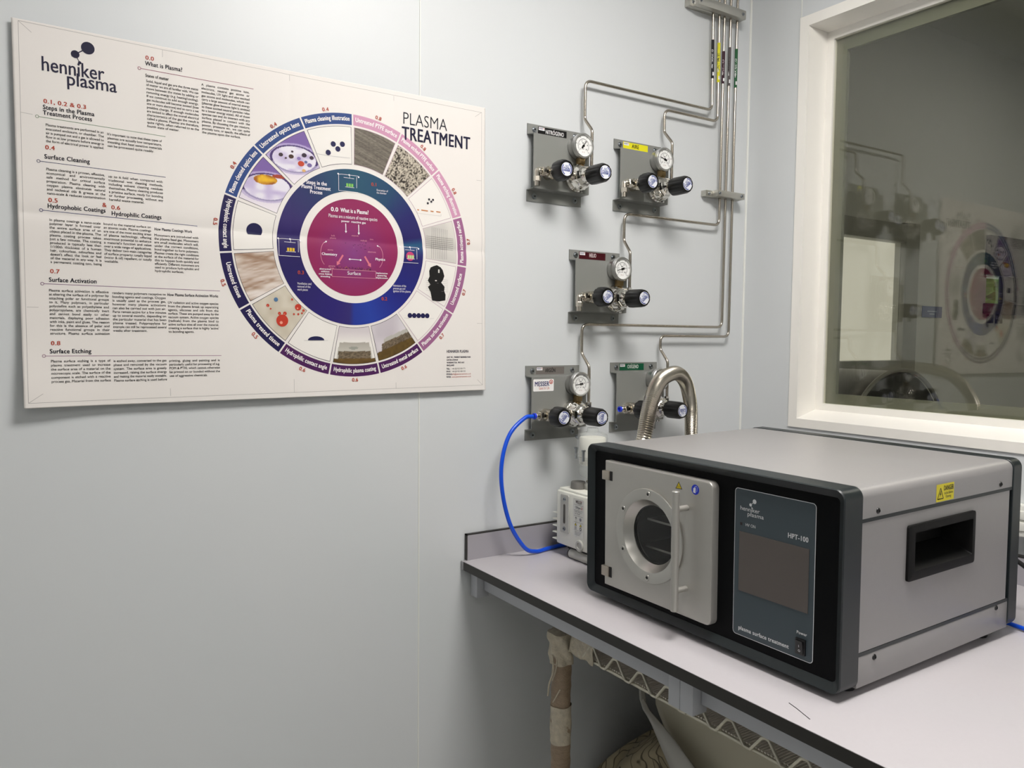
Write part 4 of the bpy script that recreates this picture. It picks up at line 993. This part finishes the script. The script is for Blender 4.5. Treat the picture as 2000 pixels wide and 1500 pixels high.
p.text('WELCH', 9, 72.5, 4, (60, 40, 44), 1, width=21); p.line([(24, 78), (31, 77.5)], .7, (186, 40, 50), 3)
p.text('CRVpro', 8, 61, 3.4, D, 1, width=19); p.text('2', 28.5, 61, 3.4, (186, 40, 50), 1)
for z in (69, 57.5, 45.5, 32, 14.5): p.line([(4, z), (34, z)], .5, D, 2)
for i, t in enumerate(('Model: CRVpro 2', 'Oil: Welch')): p.text(t, 6, 53-4.4*i, 1.9, D, 0, width=25-6*i)
p.line([(11, 36), (11, 43), (14, 40), (8, 40), (11, 43)], .7, D, 2); p.disc(26, 39, 3.6, (130, 132, 140), 2, seg=16)
for x, c in ((10, (210, 190, 60)), (27, (210, 190, 60))): p.poly([(x-4, 24), (x+4, 24), (x, 30.5)], (40, 38, 30), 2); p.poly([(x-2.8, 24.7), (x+2.8, 24.7), (x, 29.2)], c, 3)
p.rect(6, 14, 16, 22.5, (176, 176, 176), 2); p.disc(27, 19, 3.6, (90, 92, 100), 2, seg=16); p.disc(27, 19, 1.6, LW, 3, seg=12)
for i in range(3): p.line([(7, 11-3*i), (30-3*i, 11-3*i)], 1.0, (150, 150, 152), 2)
p.build('rating_label', plane_fn((-.0006, -.0600, .0545), (0, -.001, 0), (0, 0, .001), (-1, 0, 0)), M_INKG, pump)
for x in (.012, .18): MB().cyl((x, -.040, .0105), (x, -PWD+.01, .0105), .0105, seg=20, bev=.002).build('skid_foot', M_LGREY, pump)
m = MB(); m.sm = False; m.box(.010, .185, -.17, -.03, .0185, .0270); m.cyl((.012, -.0385, .0105), (.012, -.0445, .0105), .0104, seg=20); m.build('pump_base', M_RUBBER, pump)
# filter bowl on top
fx, fy = .050, -.0600
m = MB(); m.box(fx-.016, fx+.016, fy-.018, fy+.014, .149, .162, .002); fb = m.build('filter_mount', M_LGREY, pump)
m = MB(); m.lathe([(.008, .162), (.008, .170)], (fx, fy, 0), (0, 0, 1), 6); m.lathe([(.0062, .170), (.0062, .178)], (fx, fy, 0), (0, 0, 1), 16); m.cyl((fx-.004, fy+.012, .166), (fx-.004, fy-.016, .166), .003, seg=10); m.build('filter_nut', M_NICKEL, fb)
m = MB(); m.lathe([(.012, .174), (.026, .180), (.0285, .186), (.0285, .214), (.0300, .222), (.0385, .2225), (.0385, .2275), (.0330, .230), (.0330, .262), (.0315, .270), (.020, .2745), (.012, .2765), (.012, .2840), (0, .2845)], (fx, fy, 0), (0, 0, 1), 48, cap=False)
m.build('filter_bowl', M_JAR, fb, fix=True)
m = MB(); m.lathe([(.0270, .204), (.0285, .206), (.0285, .262), (.0270, .264), (0, .264)], (fx, fy, 0), (0, 0, 1), 40, cap=True); m.lathe([(.0, .196), (.010, .197), (.010, .204)], (fx, fy, 0), (0, 0, 1), 20, cap=False); m.build('filter_cartridge', M_FILTER, fb)
for a in (math.radians(125), math.radians(200), math.radians(260)):
    px, py = fx+.0365*math.cos(a), fy+.0365*math.sin(a)
    m = MB(); m.lathe([(.0030, .215), (.0030, .236), (.0046, .236), (.0046, .2395)], (px, py, 0), (0, 0, 1), 8); m.build('filter_bolt', M_SCREW, fb)
px, py = fx-.012, fy+.032
m = MB(); m.lathe([(.006, 0), (.006, .004), (.004, .008), (0, .009)], (px, py, .262), (-.2, 1, 0), 12); m.build('bleed_screw', M_SCREW, fb)

# ================================================================== HOSES AND CABLES
pts = [(-.7185, -.043, 1.2064), (-.742, -.044, 1.2035), (-.782, -.048, 1.172), (-.804, -.052, 1.116), (-.803, -.053, 1.05), (-.781, -.052, .976), (-.741, -.049, .920), (-.708, -.044, .9062), (-.675, -.037, .9052), (-.640, -.0285, .9048), (-.58, -.026, .9048), (-.50, -.026, .9048)]
MBh = MB().tube(spline(pts, 10), .0045, 14); o = MBh.build('blue_hose', M_BLUE); tag(o, 'bright blue hose from the ARGÓN regulator down behind the pump', 'hose')
# corrugated steel hose
cp_ = spline([(-.578, -.215, 1.0685), (-.5782, -.2153, 1.080), (-.584, -.229, 1.11), (-.590, -.256, 1.175), (-.558, -.240, 1.243), (-.512, -.214, 1.2835), (-.452, -.182, 1.2985), (-.385, -.145, 1.298), (-.318, -.105, 1.272), (-.270, -.075, 1.217), (-.250, -.060, 1.150), (-.245, -.056, 1.07), (-.25, -.06, 1.0)], 40)
# resample evenly and corrugate
def resample(P, step):
    out = [P[0]]; acc = 0
    for a, b in zip(P, P[1:]):
        L = (b-a).length; t = step-acc
        while t <= L: out.append(a + (b-a)*(t/L)); t += step
        acc = (acc + L) % step if L > 0 else acc
    return out
cpts = resample(cp_, .0011)
o = MB().tube(cpts, .0165, 28, radf=lambda i: .0145 + .0020*(.5+.5*math.cos(2*PI*i/4.0))).build('corrugated_hose', M_HOSE); tag(o, 'ribbed stainless steel hose looping up behind the machine', 'hose')
m = MB(); m.lathe([(.021, 1.0545), (.021, 1.059), (.019, 1.066)], (-.578, -.215, 0), (0, 0, 1), 28); o = m.build('hose_flange', M_ALU, None); o.location = (.670-.0, .0675, -.9004); o.parent = pump
o = MB().tube(spline([(-.30, -.60, 1.03), (-.27, -.67, 1.045), (-.232, -.745, 1.030), (-.20, -.803, .990), (-.172, -.858, .940), (-.150, -.93, .9085), (-.13, -1.05, .9060), (-.14, -1.5, .9060), (-.10, -2.0, .9060)], 10), .004, 12).build('power_cable', M_RUBBER); tag(o, 'black cable hanging down behind the machine at the right edge', 'cable')
o = MB().tube(spline([(-.26, -.55, .9055), (-.255, -.66, .9055), (-.262, -.745, .9055), (-.285, -.845, .9055), (-.31, -1.0, .9055), (-.27, -1.4, .9055), (-.22, -1.9, .9055)], 10), .0038, 12).build('air_hose', M_BLUE); tag(o, 'short blue air hose lying on the worktop at the right edge', 'hose')
t = thing('cable_trunking', 'white ribbed cable trunking on the wall at the right edge', 'cable trunking', (0, -1.35, 1.03))
m = MB(); m.sm = False; m.box(-.028, -.0005, -.85, .75, -.032, .030, .002); m.build('trunking_body', M_TRUNK, t)
m = MB(); m.sm = False
for z in (-.020, .002): m.box(-.031, -.028, -.85, .75, z, z+.017, .001)
m.build('trunking_lid', M_TRUNK, t)

# ================================================================== WIRE RACK UNDER THE BENCH
rk = thing('wire_shelving_rack', 'chrome wire shelving rack with brown wrapped post, under the worktop', 'shelving rack', (-.785, -.245, 0))
RX, RY = -.785, -.245
def wob(i, k): return math.sin(i*1.7+k*2.3)*.5 + math.sin(i*.6+k)*.5
def post(px, py):
    m = MB(); n = 90; prof = []
    m.grid(lambda a, b: (px + (.0192 + .0009*math.sin(a*2*PI*3+b*23) + .0006*math.sin(b*160+a*9))*math.cos(2*PI*a), py + (.0192 + .0009*math.sin(a*2*PI*3+b*23) + .0006*math.sin(b*160+a*9))*math.sin(2*PI*a), .002 + .772*b), 36, n)
    p_ = m.build('wrapped_post', M_WRAP, rk)
    m = MB(); m.grid(lambda a, b: (px + (.0208 + .0009*math.sin(a*2*PI*4+b*9))*math.cos(2*PI*a), py + (.0208 + .0009*math.sin(a*2*PI*4+b*9))*math.sin(2*PI*a), .585 + .075*b), 36, 8); m.build('tape_band', M_FILM, p_)
    m = MB(); m.grid(lambda a, b: (px + (.0225 + .006*(b-.2)*(b>.2) + .0028*math.sin(a*2*PI*5+b*8) + .0022*math.sin(a*2*PI*2-b*13))*math.cos(2*PI*a)*(1 if b < .97 else .2), py + (.0225 + .006*(b-.2)*(b>.2) + .0028*math.sin(a*2*PI*5+b*8))*math.sin(2*PI*a)*(1 if b < .97 else .2), .745 + .066*b), 48, 16); m.build('film_bunch', M_FILM, p_)
    m = MB(); m.tube(spline([(px-.024, py-.002, .765), (px-.026, py-.008, .735), (px-.026, py+.004, .705), (px-.026, py+.008, .680)], 8), .0018, 6); m.tube(spline([(px-.020, py-.012, .770), (px-.022, py-.012, .74), (px-.025, py-.004, .715)], 8), .0015, 6); m.tube(spline([(px-.016, py-.018, .70), (px-.022, py-.013, .685), (px-.024, py-.006, .672)], 8), .0013, 6)
    m.build('film_strand', M_FILM, p_)
post(0, 0)
Y_END = -.98
zt, zb = .8105-.0, .7800
m = MB()
m.cyl((0, -.03, zt), (0, Y_END, zt), .0034, seg=10); m.cyl((0, -.03, zb), (0, Y_END, zb), .0034, seg=10)
pitch = .0655; y = -.060; zig = []
k = 0
while y > Y_END:
    zig += [(-.0045, y, zb+.0005), (-.0045, y-pitch*.18, zb+.001), (-.0045, y-pitch*.5, zt-.003), (-.0045, y-pitch*.66, zt-.001)]; y -= pitch; k += 1
m.tube(fillet(zig, .006, 4), .0026, 8)
m.build('front_truss', M_RACK, rk)
m = MB(); m.cyl((.44, -.03, zt), (.44, Y_END, zt), .0034, seg=8); m.cyl((.44, -.03, zb), (.44, Y_END, zb), .0034, seg=8); m.cyl((0, -.03, zt), (.44, -.03, zt), .0034, seg=8); m.cyl((0, -.03, zb), (.44, -.03, zb), .0034, seg=8); m.build('side_rails', M_RACK, rk)
m = MB(); yy = -.045
while yy > Y_END: m.tube([(0, yy, zb+.004), (.44, yy, zb+.004)], 0.0019, 6); yy -= .0056
for x in (.07, .15, .23, .31, .39): m.tube([(x, -.03, zb+.0085), (x, Y_END, zb+.0085)], .003, 6)
m.build('shelf_wires', M_SHWIRE, rk)
m = MB(); m.grid(lambda a, b: (-.0055 + .0012*math.sin(a*19+b*7), -.028 - .075*a - .012*b*(1-a), zb-.004 + (zt-zb+.008)*b + .002*math.sin(a*11)), 16, 6); fo = m.build('corner_film', M_FILM, rk); so = fo.modifiers.new('thickness', 'SOLIDIFY'); so.thickness = .0008
# pale sheet standing under the shelf, with a rolled grey hem
def edge_y(z):
    if z > .625: return -.298 + .12*(z-.625)
    if z > .45: return -.298 - .86*(.625-z)
    return -.4485 - .35*(.45-z)
def sheet_pt(a, b):
    # a across (0 at the hem), b down
    z = .70*(1-b)
    return (-.575 + .07*math.sin(a*1.9) - .05*a - .012*math.sin(b*3), edge_y(z) - .62*a, z)
t = thing('plastic_sheet', 'pale curved plastic sheet with a grey hem, standing under the wire rack', 'plastic sheet', (-.64, -.40, 0))
o0 = Vector((-.64, -.40, 0))
m = MB(); m.grid(lambda a, b: tuple(Vector(sheet_pt(a, b))-o0), 40, 40); s_ = m.build('sheet', M_SHEET, t); so = s_.modifiers.new('thickness', 'SOLIDIFY'); so.thickness = .003
def hem_pt(a, b):
    z = .70*(1-b); w = .004 + (min(.12, .097*math.sqrt(max(0, .632-z)/.063)) if z < .632 else 0)
    return tuple(Vector((-.605 - .012*math.sin(a*PI) - .006*a - .03*w, edge_y(z) + .006 - w*a, z)) - o0)
m = MB(); m.grid(hem_pt, 14, 40); s_ = m.build('rolled_hem', M_SHEETG, t); so = s_.modifiers.new('thickness', 'SOLIDIFY'); so.thickness = .003
# wrapped bundle on the floor
def bun(a, b):
    th = 2*PI*a; r = (1 - .03*math.sin(th*5+b*9) - .02*math.sin(th*11-b*17)); e = .42
    cx, sx = math.cos(th), math.sin(th); px = math.copysign(abs(cx)**e, cx)*.17; py = math.copysign(abs(sx)**e, sx)*.198
    if b < .6: s_ = 1.0; z = .445*b/.6
    else:
        q = (b-.6)/.4*PI/2; s_ = math.cos(q)**.6 if q < PI/2-1e-6 else .001; z = .445 + .065*math.sin(q)
    k = max(0, min(1, (b-.3)/.3))
    zz = z + k*(-.72*py*s_ + .006*math.sin(px*60+py*33) + .004*math.sin(py*75-px*21))
    return (px*s_*r, py*s_*r, max(.001, zz))
m = MB(); m.grid(bun, 96, 60); b_ = m.build('wrapped_bundle', M_BUNDLE, None, (-.37, -.205, 0)); tag(b_, 'bulky brown film-wrapped bundle on the floor under the bench', 'bundle')
# ================================================================== CLEAN UP
bpy.data.objects.remove(_tmpo, do_unlink=True)
